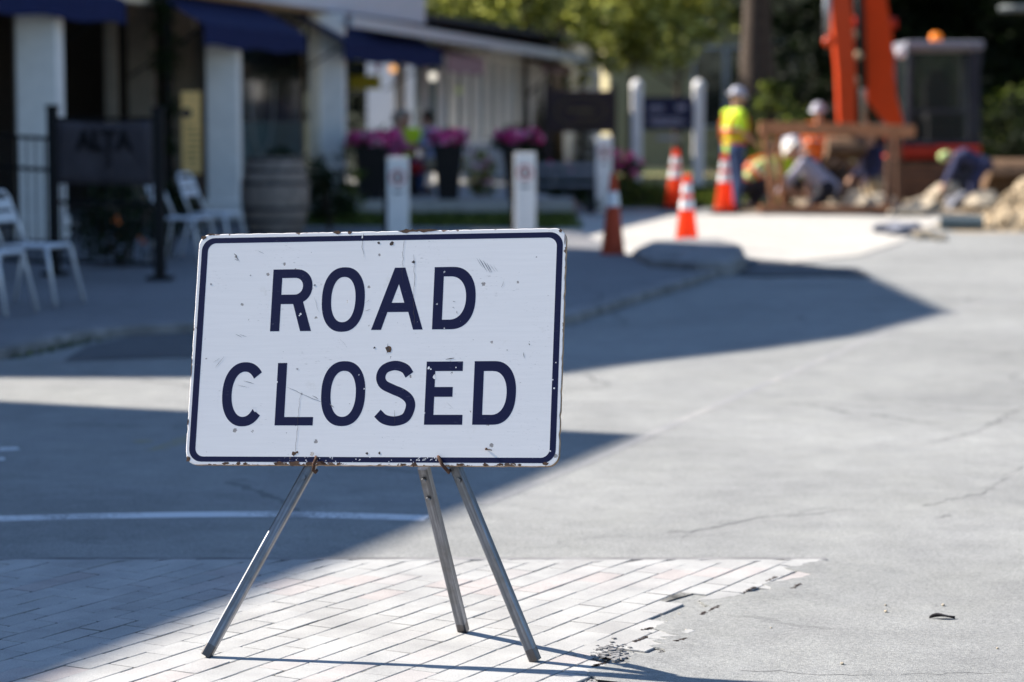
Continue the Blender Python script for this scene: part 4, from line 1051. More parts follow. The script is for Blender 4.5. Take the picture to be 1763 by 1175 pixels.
# ---------------------------------------------------------------- planters
def planter(x, Y, w, h, label, fm='pink', fl2=True, fr=.35, fh=.2, n=60):
    X = (x-CX)/F*Y; z0 = .20; o_ = empty('planter', (X, Y, z0), 0, label, 'planter', 'tall charcoal planters with pink flowers')
    mb = MB(); a, b2 = w*.33, w*.5; 
    mb.add([(-a, -a, 0), (a, -a, 0), (a, a, 0), (-a, a, 0), (-b2, -b2, h), (b2, -b2, h), (b2, b2, h), (-b2, b2, h)], [(3, 2, 1, 0), (4, 5, 6, 7), (0, 1, 5, 4), (1, 2, 6, 5), (2, 3, 7, 6), (3, 0, 4, 7)])
    mb.box((0, 0, h), (w*1.06, w*1.06, .05)); mb.build('pot', M_['planter'], o_, bevel=.01)
    mb = MB(); leaves(mb, [((0, 0, h+fh*.4), (fr, fr*.8, fh*.8))], 900, .035, 16, .4, .1); mb.build('foliage', M_['leaf_shrub'], o_)
    for mt, k in ((fm, n), ('palepink', n//3)):
        mb = MB()
        for _ in range(k):
            a_ = random.random()*TAU; q = math.sqrt(random.random()); c = Vector((math.cos(a_)*fr*q, math.sin(a_)*fr*q*.8, h+fh*random.uniform(.3, 1.15)))
            for _ in range(6):
                d = Vector((random.gauss(0, 1), random.gauss(0, 1), random.gauss(0, 1))).normalized()*.03; e2 = d.orthogonal().normalized()*.028
                mb.add([c, c+d+e2, c+d*1.5, c+d-e2], [(0, 1, 2, 3)])
        mb.build('blossom', M_[mt], o_)
planter(640, 34.2, .46, .72, 'charcoal planter of pink flowers below the pale diner, leftmost of three', n=130, fr=.34)
planter(772, 34.2, .42, .74, 'charcoal planter with one bright pink bloom cluster, middle of three', n=130, fr=.28)
planter(893, 34.2, .48, .74, 'black planter with mauve pink flowers behind the second marker post', n=130, fr=.34)
X = (825-CX)/F*35; shrub('dry_flower_shrub', (X, 35.2, .2), (.24, .2, .34), 700, .04, 'leaf_olive', 'brownish shrub with pale red blooms between two planters', ('palepink', 22, (.3, 1), .03))
X = (1078-CX)/F*38; shrub('flower_shrub', (X, 38, .03), (.22, .2, .42), 600, .04, 'leaf_shrub', 'low bush with magenta flowers beside the left white sign post', ('pink', 26, (.4, 1), .04))
X = (960-CX)/F*37; shrub('low_hedge', (X, 37, .03), (.55, .35, .34), 1500, .04, 'leaf_shrub', 'low dark bush under the brown carved sign', ('pink', 10, (.6, 1), .03))
X = (1010-CX)/F*35; shrub('low_hedge', (X, 35.2, .03), (.5, .35, .26), 1300, .04, 'leaf_shrub', 'low dark bush behind the shaded orange cone')
X = (1100-CX)/F*36.5; shrub('low_hedge', (X, 37.0, .03), (.42, .35, .2), 1000, .035, 'leaf_green', 'small green bush between the two white sign posts')
# bench-like low rail in the bed
o_ = empty('garden_bench', ((968-CX)/F*33.5, 33.5, 0), 0, 'low dark slatted bench at the edge of the flower bed', 'bench')
mb = MB(); [mb.box((0, k*.09, .42), (.95, .07, .03)) for k in range(4)]; mb.build('seat', M_['bluegrey'], o_)
for s_ in (-1, 1):
    mb = MB(); mb.box((s_*.4, .13, .20), (.06, .34, .40)); mb.build('leg', M_['black_metal'], o_)
mb = MB(); [mb.box((0, .36, .56+k*.12), (.95, .03, .08)) for k in range(2)]; mb.build('backrest', M_['bluegrey'], o_)

# ---------------------------------------------------------------- cones
def make_cone(mt='cone', cols=((.38, .48), (.53, .63))):
    c = empty('traffic_cone', (0, 0, 0))
    mb = MB(); mb.box((0, 0, .018), (.36, .36, .036)); mb.build('base', M_['black'], c, bevel=.01)
    mb = MB(); mb.lathe([(.135, .034), (.13, .06), (.125, .07), (.034, .70), (.028, .715), (.001, .715)], seg=28); mb.build('shell', M_[mt], c, smooth=False)
    r = lambda z: .125-(.091)*(z-.07)/.63+.003
    for z0, z1 in cols:
        mb = MB(); mb.lathe([(r(z0), z0), (r(z1), z1), (r(z1)-.004, z1), (r(z0)-.004, z0)], seg=28); mb.build('collar', M_['reflect'], c)
    return c
cn = make_cone(); cl_ = [make_cone('cone_shaded', ((.44, .56),)), cn]+[copy_tree(cn) for _ in range(2)]
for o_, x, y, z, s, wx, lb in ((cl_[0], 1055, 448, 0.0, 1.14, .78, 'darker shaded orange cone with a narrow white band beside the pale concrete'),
                           (cl_[1], 1182, 430, 0, 1.06, .92, 'bright sunlit red-orange cone standing on the kerb island'),
                           (cl_[2], 1163, 362, 0.0, 1.22, 1.0, 'orange cone at the foot of the right white sign post'),
                           (cl_[3], 1247, 368, 0.0, 1.16, .95, 'orange cone beside the standing worker in jeans')):
    g = G(x, y, z); o_.location = (g.x, g.y, z+.012); o_.scale = (s*wx, s*wx, s); o_.rotation_euler = (0, 0, random.random()); tag(o_, lb, 'traffic cone', 'orange traffic cones')

# ---------------------------------------------------------------- signs in the distance
Y = 46.0; a = at(1096, 322, Y); b2 = at(1202, 330, Y)
o_ = empty('property_sign', ((a.x+b2.x)/2, Y, .03), 0, 'navy board with white print hung between two round-topped white posts', 'sign')
hw = (b2.x-a.x)/2
for s_ in (-1, 1):
    mb = MB(); mb.box((s_*hw, 0, .92), (.20, .20, 1.84)); mb.lathe([(.10, 1.84), (.12, 1.88), (.12, 1.93), (.09, 2.0), (.03, 2.04), (.001, 2.045)], (s_*hw, 0, 0), 16); mb.build('post', M_['white_paint'], o_, bevel=.01)
z1 = at(1150, 167, Y).z-.03; z0 = at(1150, 224, Y).z-.03
mb = MB(); mb.box((0, 0, (z0+z1)/2), (2*hw-.2, .05, z1-z0)); pb = mb.build('board', M_['navy'], o_)
mb = MB()
for dx, dz, w_, h_ in ((-.22, .12, .26, .05), (-.22, .05, .30, .03), (.25, .11, .18, .10), (-.05, -.10, .62, .035), (0, -.16, .70, .04), (0, -.22, .5, .03)): mb.box((dx, -.03, (z0+z1)/2+dz), (w_, .008, h_))
mb.build('faded_print', M_['greycloth'], pb)
mb = MB(); zz = at(1150, 239, Y).z-.03; mb.box((0, 0, zz), (.62, .04, .14)); hb = mb.build('hanging_board', M_['house_cream'], o_)
mb = MB(); mb.box((0, -.024, zz+.01), (.4, .006, .04)); mb.build('print', M_['bluecloth'], hb)
mb = MB(); [mb.tube([(s_*.25, 0, zz+.07), (s_*.25, 0, z0)], .006, 5) for s_ in (-1, 1)]; mb.build('hanger', M_['black_metal'], o_)
Y = 41.0; a = at(941, 156, Y); b2 = at(1058, 228, Y)
o_ = empty('carved_sign', ((a.x+b2.x)/2, Y, .03), 0, 'dark brown wooden sign with a faint gilt oval in front of the conifers', 'sign')
w_ = b2.x-a.x; h_ = a.z-b2.z; zc = (a.z+b2.z)/2-.03
mb = MB(); mb.box((0, 0, zc), (w_, .07, h_)); pb = mb.build('board', M_['brown_sign'], o_, bevel=.02)
mb = MB(); mb.tube([(w_*.36*math.cos(TAU*k/28), -.04, zc+h_*.36*math.sin(TAU*k/28)) for k in range(29)], .012, 5); mb.box((0, -.04, zc+.02), (w_*.42, .01, .05)); mb.box((.1, -.04, zc-.12), (w_*.3, .01, .03)); mb.build('gilt_oval', M_['gold'], pb)
for s_ in (-1, 1):
    mb = MB(); mb.box((s_*(w_/2-.02), .05, zc/2+.2), (.10, .10, zc+.5)); mb.build('post', M_['brown_sign'], o_)

# ================================================================ PEOPLE
def joints(kind):
    J = dict(pel=(0, 0, .93), che=(0, .02, 1.27), nec=(0, .02, 1.46), hea=(0, .05, 1.60), sh=(.185, 0, 1.40), el=(.23, .04, 1.12), wr=(.20, .22, 1.00), hip=(.09, 0, .90), kn=(.10, .03, .49), an=(.11, -.02, .09), toe=(.13, .15, .035))
    if kind == 'crouch': J.update(pel=(0, -.20, .36), che=(0, .08, .62), nec=(0, .20, .77), hea=(0, .29, .88), sh=(.185, .16, .70), el=(.24, .32, .46), wr=(.15, .50, .32), hip=(.10, -.17, .34), kn=(.17, .22, .46), an=(.14, -.06, .09), toe=(.16, .12, .035))
    if kind == 'kneel': J.update(pel=(0, -.12, .46), che=(0, .16, .72), nec=(0, .29, .87), hea=(0, .38, .96), sh=(.185, .24, .80), el=(.23, .42, .58), wr=(.14, .58, .40), hip=(.10, -.10, .44), kn=(.13, .20, .10), an=(.13, -.22, .07), toe=(.13, -.36, .04))
    if kind == 'bend': J.update(pel=(0, -.22, .84), che=(0, .14, .99), nec=(0, .33, 1.01), hea=(0, .46, .98), sh=(.185, .27, .97), el=(.22, .38, .70), wr=(.12, .50, .48), hip=(.10, -.2, .82), kn=(.13, .0, .46), an=(.15, -.06, .09), toe=(.17, .11, .035))
    if kind == 'sit': J.update(pel=(0, 0, .47), che=(0, .03, .80), nec=(0, .04, .98), hea=(0, .08, 1.12), sh=(.18, .02, .93), el=(.24, .12, .70), wr=(.16, .34, .72), hip=(.09, .02, .46), kn=(.12, .42, .47), an=(.12, .38, .09), toe=(.13, .54, .035))
    return J
def hand(mb, w_, el, s):
    w_ = Vector(w_); d = (w_-Vector(el)).normalized(); sd = Vector((0, 0, 1)).cross(d)
    if sd.length < .2: sd = Vector((1, 0, 0))
    sd.normalize(); up_ = d.cross(sd); palm = w_+d*.075
    mb.cap(w_, .024, palm, .030)
    for k, ln in zip((-1.5, -.5, .5, 1.5), (.062, .074, .068, .052)):
        r0 = palm+sd*(k*.019)+d*.012; m_ = r0+d*ln*.55-up_*.008; t_ = m_+d*ln*.35-up_*.028
        mb.cap(r0, .0095, m_, .0090); mb.cap(m_, .0090, t_, .0080)
    r0 = w_+d*.028+sd*(s*-.024); m_ = r0+sd*(s*-.026)+d*.028; mb.cap(r0, .0115, m_, .0105); mb.cap(m_, .0105, m_+d*.026-up_*.012, .009)
def person(loc, heading, kind, label, top, legs, hat=None, hair=None, sleeves=False, vest=None, scale=1.0, shirt_long=False):
    J = {k: Vector(q) for k, q in joints(kind).items()}
    P = empty('person', loc, R(heading), label, 'person'); P.scale = (scale,)*3
    mx = lambda q, s: Vector((q.x*s, q.y, q.z))
    ax = (J['nec']-J['pel']).normalized(); hd = (J['hea']-J['nec']).normalized()
    face = (Vector((0, 1, 0))-ax*ax.y*.6); face = (face+Vector((0, 0, -.0))).normalized()
    face = (face-hd*face.dot(hd)).normalized()
    rot = Matrix((face.cross(hd), face, hd)).transposed()
    b = MB()
    b.cap(J['pel'], .125, J['che'].lerp(J['pel'], .45), .115); b.cap(J['pel'].lerp(J['che'], .5), .115, J['che'], .135)
    for s in (-.5, .5): b.cap(J['che']+Vector((s*.10, 0, 0)), .11, J['pel'].lerp(J['che'], .35)+Vector((s*.08, 0, 0)), .10)
    b.cap(mx(J['sh'], 1), .062, mx(J['sh'], -1), .062); b.cap(J['che'], .10, J['nec'], .058); b.cap(J['nec'], .056, J['hea']-hd*.03, .052)
    b.ball(J['hea']+hd*.035, (.076, .094, .105), M=rot.to_4x4()); b.ball(J['hea']-hd*.045+face*.022, (.056, .066, .062), M=rot.to_4x4())
    b.cap(J['hea']+face*.088+hd*.015, .010, J['hea']+face*.108-hd*.012, .014); b.ball(J['hea']+face*.084-hd*.050, (.024, .012, .010), M=rot.to_4x4())
    for s in (-1, 1):
        b.ball(J['hea']+rot @ Vector((s*.078, -.005, .0)), (.012, .020, .030), M=rot.to_4x4())
        b.cap(mx(J['sh'], s), .054, mx(J['el'], s), .042); b.cap(mx(J['el'], s), .042, mx(J['wr'], s), .027); hand(b, mx(J['wr'], s), mx(J['el'], s), s)
        b.cap(mx(J['hip'], s), .088, mx(J['kn'], s), .058); b.cap(mx(J['kn'], s), .058, mx(J['an'], s), .040); b.cap(mx(J['an'], s)-Vector((0, .03, .03)), .042, mx(J['toe'], s), .036)
    remesh_obj(b, 'body', M_['skin'], P, .0095)
    for s in (-1, 1):
        e_ = MB(); e_.ball(J['hea']+rot @ Vector((s*.032, .083, .028)), .011, 8, 6); e_.build('eye', M_['eye'], P, smooth=True)
    t = MB(); g_ = .016
    t.cap(J['pel'].lerp(J['che'], -.02), .135+g_, J['che'].lerp(J['pel'], .45), .118+g_); t.cap(J['pel'].lerp(J['che'], .5), .118+g_, J['che'], .138+g_)
    for s in (-.5, .5): t.cap(J['che']+Vector((s*.10, 0, 0)), .112+g_, J['pel']+Vector((s*.09, 0, 0)), .105+g_)
    t.cap(mx(J['sh'], 1), .062+g_, mx(J['sh'], -1), .062+g_); t.cap(J['che'], .10+g_, J['che'].lerp(J['nec'], .75), .062+g_)
    for s in (-1, 1):
        if shirt_long: t.cap(mx(J['sh'], s), .056+g_, mx(J['el'], s), .044+g_); t.cap(mx(J['el'], s), .044+g_, mx(J['wr'], s).lerp(mx(J['el'], s), .12), .030+g_)
        else: t.cap(mx(J['sh'], s), .058+g_, mx(J['sh'], s).lerp(mx(J['el'], s), .7), .052+g_)
    remesh_obj(t, 'shirt', M_[top], P, .014)
    t = MB()
    t.cap(J['hip'], .118+g_, mx(J['hip'], -1), .118+g_)
    for s in (-1, 1):
        t.cap(mx(J['hip'], s), .092+g_, mx(J['kn'], s), .062+g_); t.cap(mx(J['kn'], s), .062+g_, mx(J['an'], s)+Vector((0, 0, .0)), .046+g_)
    remesh_obj(t, 'trousers', M_[legs], P, .014)
    for s in (-1, 1):
        t = MB(); t.cap(mx(J['an'], s)-Vector((0, .035, .022)), .052, mx(J['toe'], s)+Vector((0, .01, .012)), .046); t.cap(mx(J['an'], s), .052, mx(J['an'], s).lerp(mx(J['kn'], s), .18), .055); t.build('boot', M_['boot'], P, smooth=True)
    if vest:
        def band(c, r_, d, w_=.030, mt='orange_band'):
            M2 = d.to_track_quat('Z', 'Y').to_matrix().to_4x4()
            t = MB(); n = 24; vs = []
            for zz, k in ((-w_, 1), (w_, 1), (w_, .97), (-w_, .97)):
                vs += [c+M2 @ Vector((r_[0]*k*math.cos(TAU*i/n), r_[1]*k*math.sin(TAU*i/n), zz)) for i in range(n)]
            t.add(vs, [(j*n+i, j*n+(i+1) % n, ((j+1) % 4)*n+(i+1) % n, ((j+1) % 4)*n+i) for j in range(4) for i in range(n)]); t.build('safety_band', M_[mt], P, smooth=False)
        band(J['pel'].lerp(J['che'], .62), (.215, .168), ax, .035); band(J['pel'].lerp(J['che'], .62)+ax*.045, (.214, .166), ax, .012, 'reflect'); band(J['pel'].lerp(J['che'], .2), (.20, .165), ax, .022)
        for s in (-1, 1):
            t = MB(); c = J['che']; fwd = ax.cross(Vector((1, 0, 0)))
            t.tube([c+Vector((s*.11, 0, 0))+fwd*k1*-.162+ax*k2 for k1, k2 in ((1, -.22), (1.02, 0), (.6, .14), (0, .175), (-.6, .14), (-1.02, 0), (-1, -.22))], .019, 6); t.build('safety_band', M_['orange_band'], P, smooth=True)
    top_c = J['hea']+hd*.05
    if hat:
        M2 = rot.to_4x4(); t = MB()
        t.lathe([(.158, .020), (.152, .032), (.114, .040), (.112, .07), (.095, .115), (.060, .142), (.015, .150), (.001, .150)], top_c, 22, M2 @ Matrix.Diagonal((.92, 1.08, 1, 1)))
        t.cap(top_c+rot @ Vector((0, -.09, .10)), .014, top_c+rot @ Vector((0, .09, .10)), .014); t.build('helmet', M_[hat], P, smooth=True)
    if hair:
        t = MB(); t.ball(J['hea']+hd*.055-face*.014, (.090, .100, .098), M=rot.to_4x4()); t.ball(J['hea']-face*.045+hd*.0, (.078, .070, .085), M=rot.to_4x4())
        remesh_obj(t, 'hair', M_[hair], P, .014)
    return P
def px(x, Y): return (x-CX)/F*Y
person((px(1262, 34.9), 34.9, 0), -62, 'stand', 'standing worker in lime hi-vis shirt with orange bands, blue jeans and grey hard hat', 'hivis', 'denim', hat='hat_grey', vest=1, scale=1.0)
person((px(1300, 35.5), 35.5, 0), -80, 'crouch', 'crouching worker in pale lime shirt at the left end of the timber frame', 'pale_lime', 'darkcloth', hat=None, hair='hair_dark', vest=1)
person((px(1338, 36.6), 36.6, -.10), -150, 'crouch', 'crouching worker in lime and orange under a grey hard hat, behind the left timber post', 'hivis', 'darkcloth', hat='hat_grey', vest=1, scale=1.12)
person((px(1412, 35.0), 35.0, -.12), 78, 'kneel', 'kneeling worker in lavender grey shirt and bright white hard hat', 'greycloth', 'darkcloth', hat='hat_white', shirt_long=True, scale=1.02)
person((px(1425, 38.0), 38.0, -.25), 20, 'bend', 'bending worker with a beige hard hat behind the middle of the timber frame', 'darkcloth', 'darkcloth', hat='hat_beige', shirt_long=True)
person((px(1500, 37.0), 37.0, -.55), 115, 'stand', 'worker in khaki trousers and dark shirt standing low behind the right timber post', 'navycloth', 'khaki', hat='hat_beige', shirt_long=True)
person((px(1408, 37.6), 37.6, -.12), 160, 'stand', 'worker in orange shirt and grey hard hat seen above the top timber beam', 'orange_band', 'darkcloth', hat='hat_grey', vest=1, scale=.95)
person((px(1672, 35.2), 35.2, 0), 85, 'bend', 'bent-over worker in navy clothes with a lime cap beside the excavator', 'navycloth', 'navycloth', hat='pale_lime' if 0 else None, hair='pale_lime', shirt_long=True, scale=.80)
person((px(678, 36.2), 36.2, .20), -75, 'sit', 'seated diner with grey hair and pink top behind the flower planters', 'pinkcloth', 'denim', hair='hair_grey', shirt_long=True)
person((px(697, 37.0), 37.0, .20), -160, 'sit', 'seated person in a bright lime safety shirt beside the grey-haired diner', 'hivis', 'darkcloth', hair='hair_grey')
person((px(746, 36.3), 36.3, .20), 75, 'sit', 'seated dark-haired diner in a pale blue shirt facing left', 'bluecloth', 'khaki', hair='hair_dark')
for x, Y, hd_, lb in ((678, 36.2, -75, 'dark cafe chair under the grey-haired diner'), (697, 37.0, -160, 'dark cafe chair under the person in lime'), (746, 36.3, 75, 'dark cafe chair under the diner in pale blue')):
    o_ = empty('cafe_chair', (px(x, Y), Y, .2), R(hd_), lb, 'chair', 'cafe chairs on the terrace')
    mb = MB(); mb.box((0, .02, .36), (.42, .42, .04)); mb.build('seat', M_['black_metal'], o_)
    mb = MB(); mb.box((0, -.20, .66), (.40, .03, .40)); mb.build('backrest', M_['black_metal'], o_)
    for sx in (-1, 1):
        for sy in (-1, 1): mb = MB(); mb.tube([(sx*.18, sy*.18, .35), (sx*.20, sy*.2, 0)], .014, 6); mb.build('leg', M_['black_metal'], o_)
o_ = empty('cafe_table', (px(714, 36.3), 36.3, .2), 0, 'small round cafe table between the diners', 'table')
mb = MB(); mb.lathe([(.001, .70), (.33, .70), (.33, .73), (.001, .73)]); mb.build('table_top', M_['timber_grey'], o_)
mb = MB(); mb.tube([(0, 0, 0), (0, 0, .70)], .03, 10); mb.lathe([(.22, 0), (.22, .02), (.03, .05)]); mb.build('pedestal', M_['black_metal'], o_)
o_ = empty('handbag', (px(715, 35.3), 35.3, .62), 0, 'dark red bag hanging on the terrace beside the table', 'bag')
mb = MB(); mb.ball((0, 0, 0), (.13, .07, .10)); mb.build('pouch', M_['red_bag'], o_, smooth=True)
mb = MB(); mb.tube([(-.09, 0, .06), (-.06, 0, .18), (.06, 0, .18), (.09, 0, .06)], .01, 6); mb.build('strap', M_['red_bag'], o_)
mb = MB(); mb.box((0, 0, -.26), (.05, .05, .34)); mb.build('stand', M_['black_metal'], o_)

# ================================================================ CONSTRUCTION SITE
Y = 33.9; X0, X1 = px(1306, Y), px(1572, Y)
fr_ = empty('timber_frame', ((X0+X1)/2, Y, 0), 0, 'rough timber frame with a long top beam round the trench', 'frame'); cx0 = (X0+X1)/2
zt = at(1440, 224, Y).z
mb = MB(); mb.bar((X0-cx0, 0, zt+.03), (X1-cx0, .0, zt-.02), .14, .17); mb.build('top_beam', M_['timber'], fr_, bevel=.01)
mb = MB(); mb.bar((X0-cx0, 0, .075), (X1-cx0-.15, -.05, .055), .16, .11); mb.build('bottom_beam', M_['timber'], fr_, bevel=.01)
for a_, b3, mt in (((X0-cx0+.22, 0), (X0-cx0+.08, 0), 'timber'), ((X0-cx0+.40, .35), (X0-cx0+.28, .3), 'timber'), ((X1-cx0-.36, 0), (X1-cx0-.34, 0), 'timber_grey'), ((X1-cx0-.14, .3), (X1-cx0-.20, .25), 'timber_grey')):
    mb = MB(); mb.bar((b3[0], b3[1], zt-.06), (a_[0], a_[1], .05), .085, .085); mb.build('post', M_[mt], fr_)
mb = MB(); mb.bar((X0-cx0+.1, .9, zt-.02), (X1-cx0-.1, .9, zt-.02), .10, .12); mb.build('rear_beam', M_['timber_grey'], fr_)
for s_ in (X0-cx0+.15, X1-cx0-.2):
    mb = MB(); mb.bar((s_, .0, zt-.01), (s_, .95, zt-.01), .08, .09); mb.build('cross_beam', M_['timber_grey'], fr_)
# a wall of planks on the far side of the pit
o_ = empty('plank_wall', (px(1480, 40), 38.9, 0), 0, 'brown plank shoring on the far side of the trench', 'shoring')
for k in range(3): mb = MB(); mb.box((0, .02*k, .14+.2*k), (2.6, .05, .18)); mb.build('plank', M_['timber_grey'], o_)

# excavator ---------------------------------------------------------
Y = 40.0; EX, EY = px(1610, Y), 40.6
ex = empty('excavator', (EX, EY, 0), 0, 'orange tracked mini excavator with raised boom and dark glazed cab', 'excavator')
def E_(x, y, Yd): p = at(x, y, Yd); return (p.x-EX, Yd-EY, p.z)
for s_ in (-1, 1):
    mb = MB(); prof = [(-1.0, .25), (-.85, .08), (-.6, .02), (.6, .02), (.85, .08), (1.0, .25), (.9, .45), (.7, .5), (-.7, .5), (-.9, .45)]
    vs = [(s_*.62+w_, p[0], p[1]) for w_ in (-.17, .17) for p in prof]; n = len(prof)
    mb.add(vs, [tuple(range(n)), tuple(range(n, 2*n))[::-1]]+[(i, n+i, n+(i+1) % n, (i+1) % n) for i in range(n)])
    for k in range(14): mb.box((s_*.62, -.65+k*.1, .51), (.36, .05, .02))
    tr = mb.build('track', M_['rubber'], ex, bevel=.01)
    for yy in (-.82, -.4, 0, .4, .82): mb = MB(); mb.lathe([(.14, -.02), (.14, .02)], (s_*.80, yy, .24), 14, Matrix.Rotation(R(90), 4, 'Y')); mb.build('roller', M_['steel'], tr)
mb = MB(); mb.box((0, .1, .60), (.9, 1.1, .16)); mb.box((0, 0, .40), (.5, .8, .3)); mb.build('undercarriage', M_['rubber'], ex, bevel=.02)
mb = MB(); mb.box((0, -1.25, .28), (1.5, .08, .42)); mb.bar((-.35, -1.2, .3), (-.35, -.6, .35), .1, .1); mb.bar((.35, -1.2, .3), (.35, -.6, .35), .1, .1); mb.build('dozer_blade', M_['cab_grey'], ex, bevel=.02)
mb = MB(); mb.box((.02, .25, .78), (1.42, 1.9, .22)); mb.build('body_skirt', M_['dig_red'], ex, bevel=.04)
mb = MB(); mb.box((.05, 1.0, 1.15), (1.35, .7, .6)); mb.build('engine_cover', M_['black_metal'], ex, bevel=.08)
# cab frame
cab = MB(); x0, x1, y0, y1, z0, z1 = -.46, .68, -.55, .72, .90, 2.50
for xx in (x0, x1):
    for yy in (y0, y1): cab.bar((xx, yy, z0), (xx*(.97), yy*(.93), z1), .09, .09)
cab.box(((x0+x1)/2, (y0+y1)/2, z0+.02), (x1-x0+.09, y1-y0+.09, .08)); cab.box(((x0+x1)/2, y0, z0+.56), (x1-x0, .05, .05)); cab.box((x1-.12, y0+.01, (z0+z1)/2), (.10, .05, z1-z0-.1))
cb = cab.build('cab', M_['cab_grey'], ex, bevel=.02)
mb = MB(); mb.box(((x0+x1)/2, (y0+y1)/2, z1+.03), (x1-x0+.16, y1-y0+.2, .15)); mb.build('cab_roof', M_['cab_silver'], cb, bevel=.05)
def glass_pane(c, d, nm='windscreen'): mb = MB(); mb.box(c, d); return mb.build(nm, M_['cab_glass'], cb)
m, nt, b = new_mat('tinted cab glass'); b.inputs['Base Color'].default_value = (.03, .045, .045, 1); b.inputs['Roughness'].default_value = .06; b.inputs['Alpha'].default_value = .16; b.inputs['Specular IOR Level'].default_value = .2; M_['cab_glass'] = m
glass_pane(((x0+x1)/2-.05, y0-.01, (z0+z1)/2), (x1-x0-.24, .01, z1-z0-.16)); glass_pane((x0, (y0+y1)/2, (z0+z1)/2), (.01, y1-y0-.12, z1-z0-.16), 'side_window'); glass_pane((x1, (y0+y1)/2, (z0+z1)/2), (.01, y1-y0-.12, z1-z0-.16), 'side_window')
glass_pane(((x0+x1)/2, y1, (z0+z1)/2), (x1-x0-.12, .01, z1-z0-.16), 'rear_window')
mb = MB(); mb.box((.16, .2, 1.35), (.46, .46, .14)); mb.box((.16, .42, 1.68), (.42, .12, .62)); mb.box((.16, .42, 2.06), (.26, .10, .18)); mb.build('operator_seat', M_['black'], ex, bevel=.04)
mb = MB(); mb.tube([(-.05, -.2, .95), (-.05, -.22, 1.4)], .03, 8); mb.box((.15, -.3, 1.1), (.5, .2, .3)); mb.build('control_console', M_['black'], ex)
mb = MB(); mb.lathe([(.10, 0), (.10, .10), (.07, .15), (.001, .165)], (.05, -.1, z1+.10), 18); mb.build('beacon', M_['beacon'], ex, smooth=True)
for p_ in (E_(1551, 92, 39.8),):
    mb = MB(); mb.lathe([(.05, -.05), (.09, 0), (.09, .02), (.001, .03)], p_, 16, Matrix.Rotation(R(90), 4, 'X')); mb.build('work_light', M_['reflect'], ex, smooth=True)
for xx in (-.2, .42): mb = MB(); mb.lathe([(.03, -.03), (.045, 0), (.001, .01)], (xx, y0-.10, z1+.02), 12, Matrix.Rotation(R(90), 4, 'X')); mb.build('work_light', M_['steel'], ex, smooth=True)
mb = MB(); a_ = E_(1690, 95, 40.3); mb.box((a_[0]-.03, a_[1], a_[2]-.05), (.06, .14, .26)); mb.bar((.66, -.3, 2.2), a_, .02, .02); mb.build('mirror', M_['cab_grey'], ex, bevel=.01)
# boom: thick curved orange beam rising up and toward the camera
def beam(pts, wds, th, name, mt, par):
    mb = MB(); P = [Vector(p) for p in pts]; n = len(P); vs = []
    for i, p in enumerate(P):
        d = (P[min(i+1, n-1)]-P[max(i-1, 0)]).normalized(); side = Vector((1, 0, 0)); q = side-d*side.dot(d); q.normalize(); r_ = d.cross(q)
        for a2, b4 in ((-1, -1), (1, -1), (1, 1), (-1, 1)): vs.append(p+q*(a2*wds[i]/2)+r_*(b4*th[i]/2))
    fs = [(0, 1, 2, 3), (4*n-1, 4*n-2, 4*n-3, 4*n-4)]
    for i in range(n-1): fs += [(4*i+k, 4*i+4+k, 4*i+4+(k+1) % 4, 4*i+(k+1) % 4) for k in range(4)]
    mb.add(vs, fs); return mb.build(name, M_[mt], par, bevel=.02)
bp = [E_(1538, 245, 39.6), E_(1540, 205, 39.3), E_(1516, 160, 39.0), E_(1507, 60, 38.5), E_(1497, -20, 38.0), E_(1478, -90, 37.4), E_(1462, -140, 36.8)]
bm = beam(bp, [.22, .26, .46, .50, .46, .40, .30], [.3, .36, .42, .46, .44, .34, .26], 'boom', 'dig_orange', ex)
sp_ = [E_(1438, -150, 36.4), E_(1438, -60, 36.5), E_(1447, 20, 36.6), E_(1455, 120, 36.7), E_(1457, 200, 36.8), E_(1458, 225, 36.8)]
st = beam(sp_, [.24, .30, .31, .28, .26, .24], [.30, .40, .42, .34, .26, .2], 'dipper_arm', 'dig_orange', ex)
mb = MB(); mb.tube([E_(1488, 235, 39.2), E_(1486, 130, 38.6)], .045, 10); mb.build('boom_cylinder', M_['steel'], ex, smooth=True)
mb = MB(); mb.tube([E_(1486, 150, 38.4), E_(1478, -40, 37.6)], .07, 10); mb.build('cylinder_housing', M_['black_metal'], ex, smooth=True)
mb = MB(); mb.tube([E_(1424, -60, 36.2), E_(1425, 30, 36.2), E_(1424, 75, 36.3)], .055, 10); mb.build('arm_cylinder', M_['steel'], ex, smooth=True)
mb = MB(); mb.ball(E_(1427, 72, 36.25), .09); mb.build('cylinder_pin', M_['dig_orange'], ex, smooth=True)
for q_ in ((1478, 96), (1474, 140), (1470, 60)): mb = MB(); mb.ball(E_(q_[0], q_[1], 36.9), .065); mb.build('hose_coupling', M_['khaki'], ex, smooth=True)
mb = MB(); mb.lathe([(.09, -.37), (.09, .37)], E_(1503, 40, 38.4), 14, Matrix.Rotation(R(90), 4, 'Y')); mb.build('boom_pin', M_['dig_red'], ex)
mb = MB(); mb.box((-.98, -.35, 1.0), (.5, .5, .5)); mb.lathe([(.12, -.05), (.12, .05)], (-.98, -.62, 1.10), 14, Matrix.Rotation(R(90), 4, 'X')); mb.build('boom_bracket', M_['cab_grey'], ex, bevel=.05)
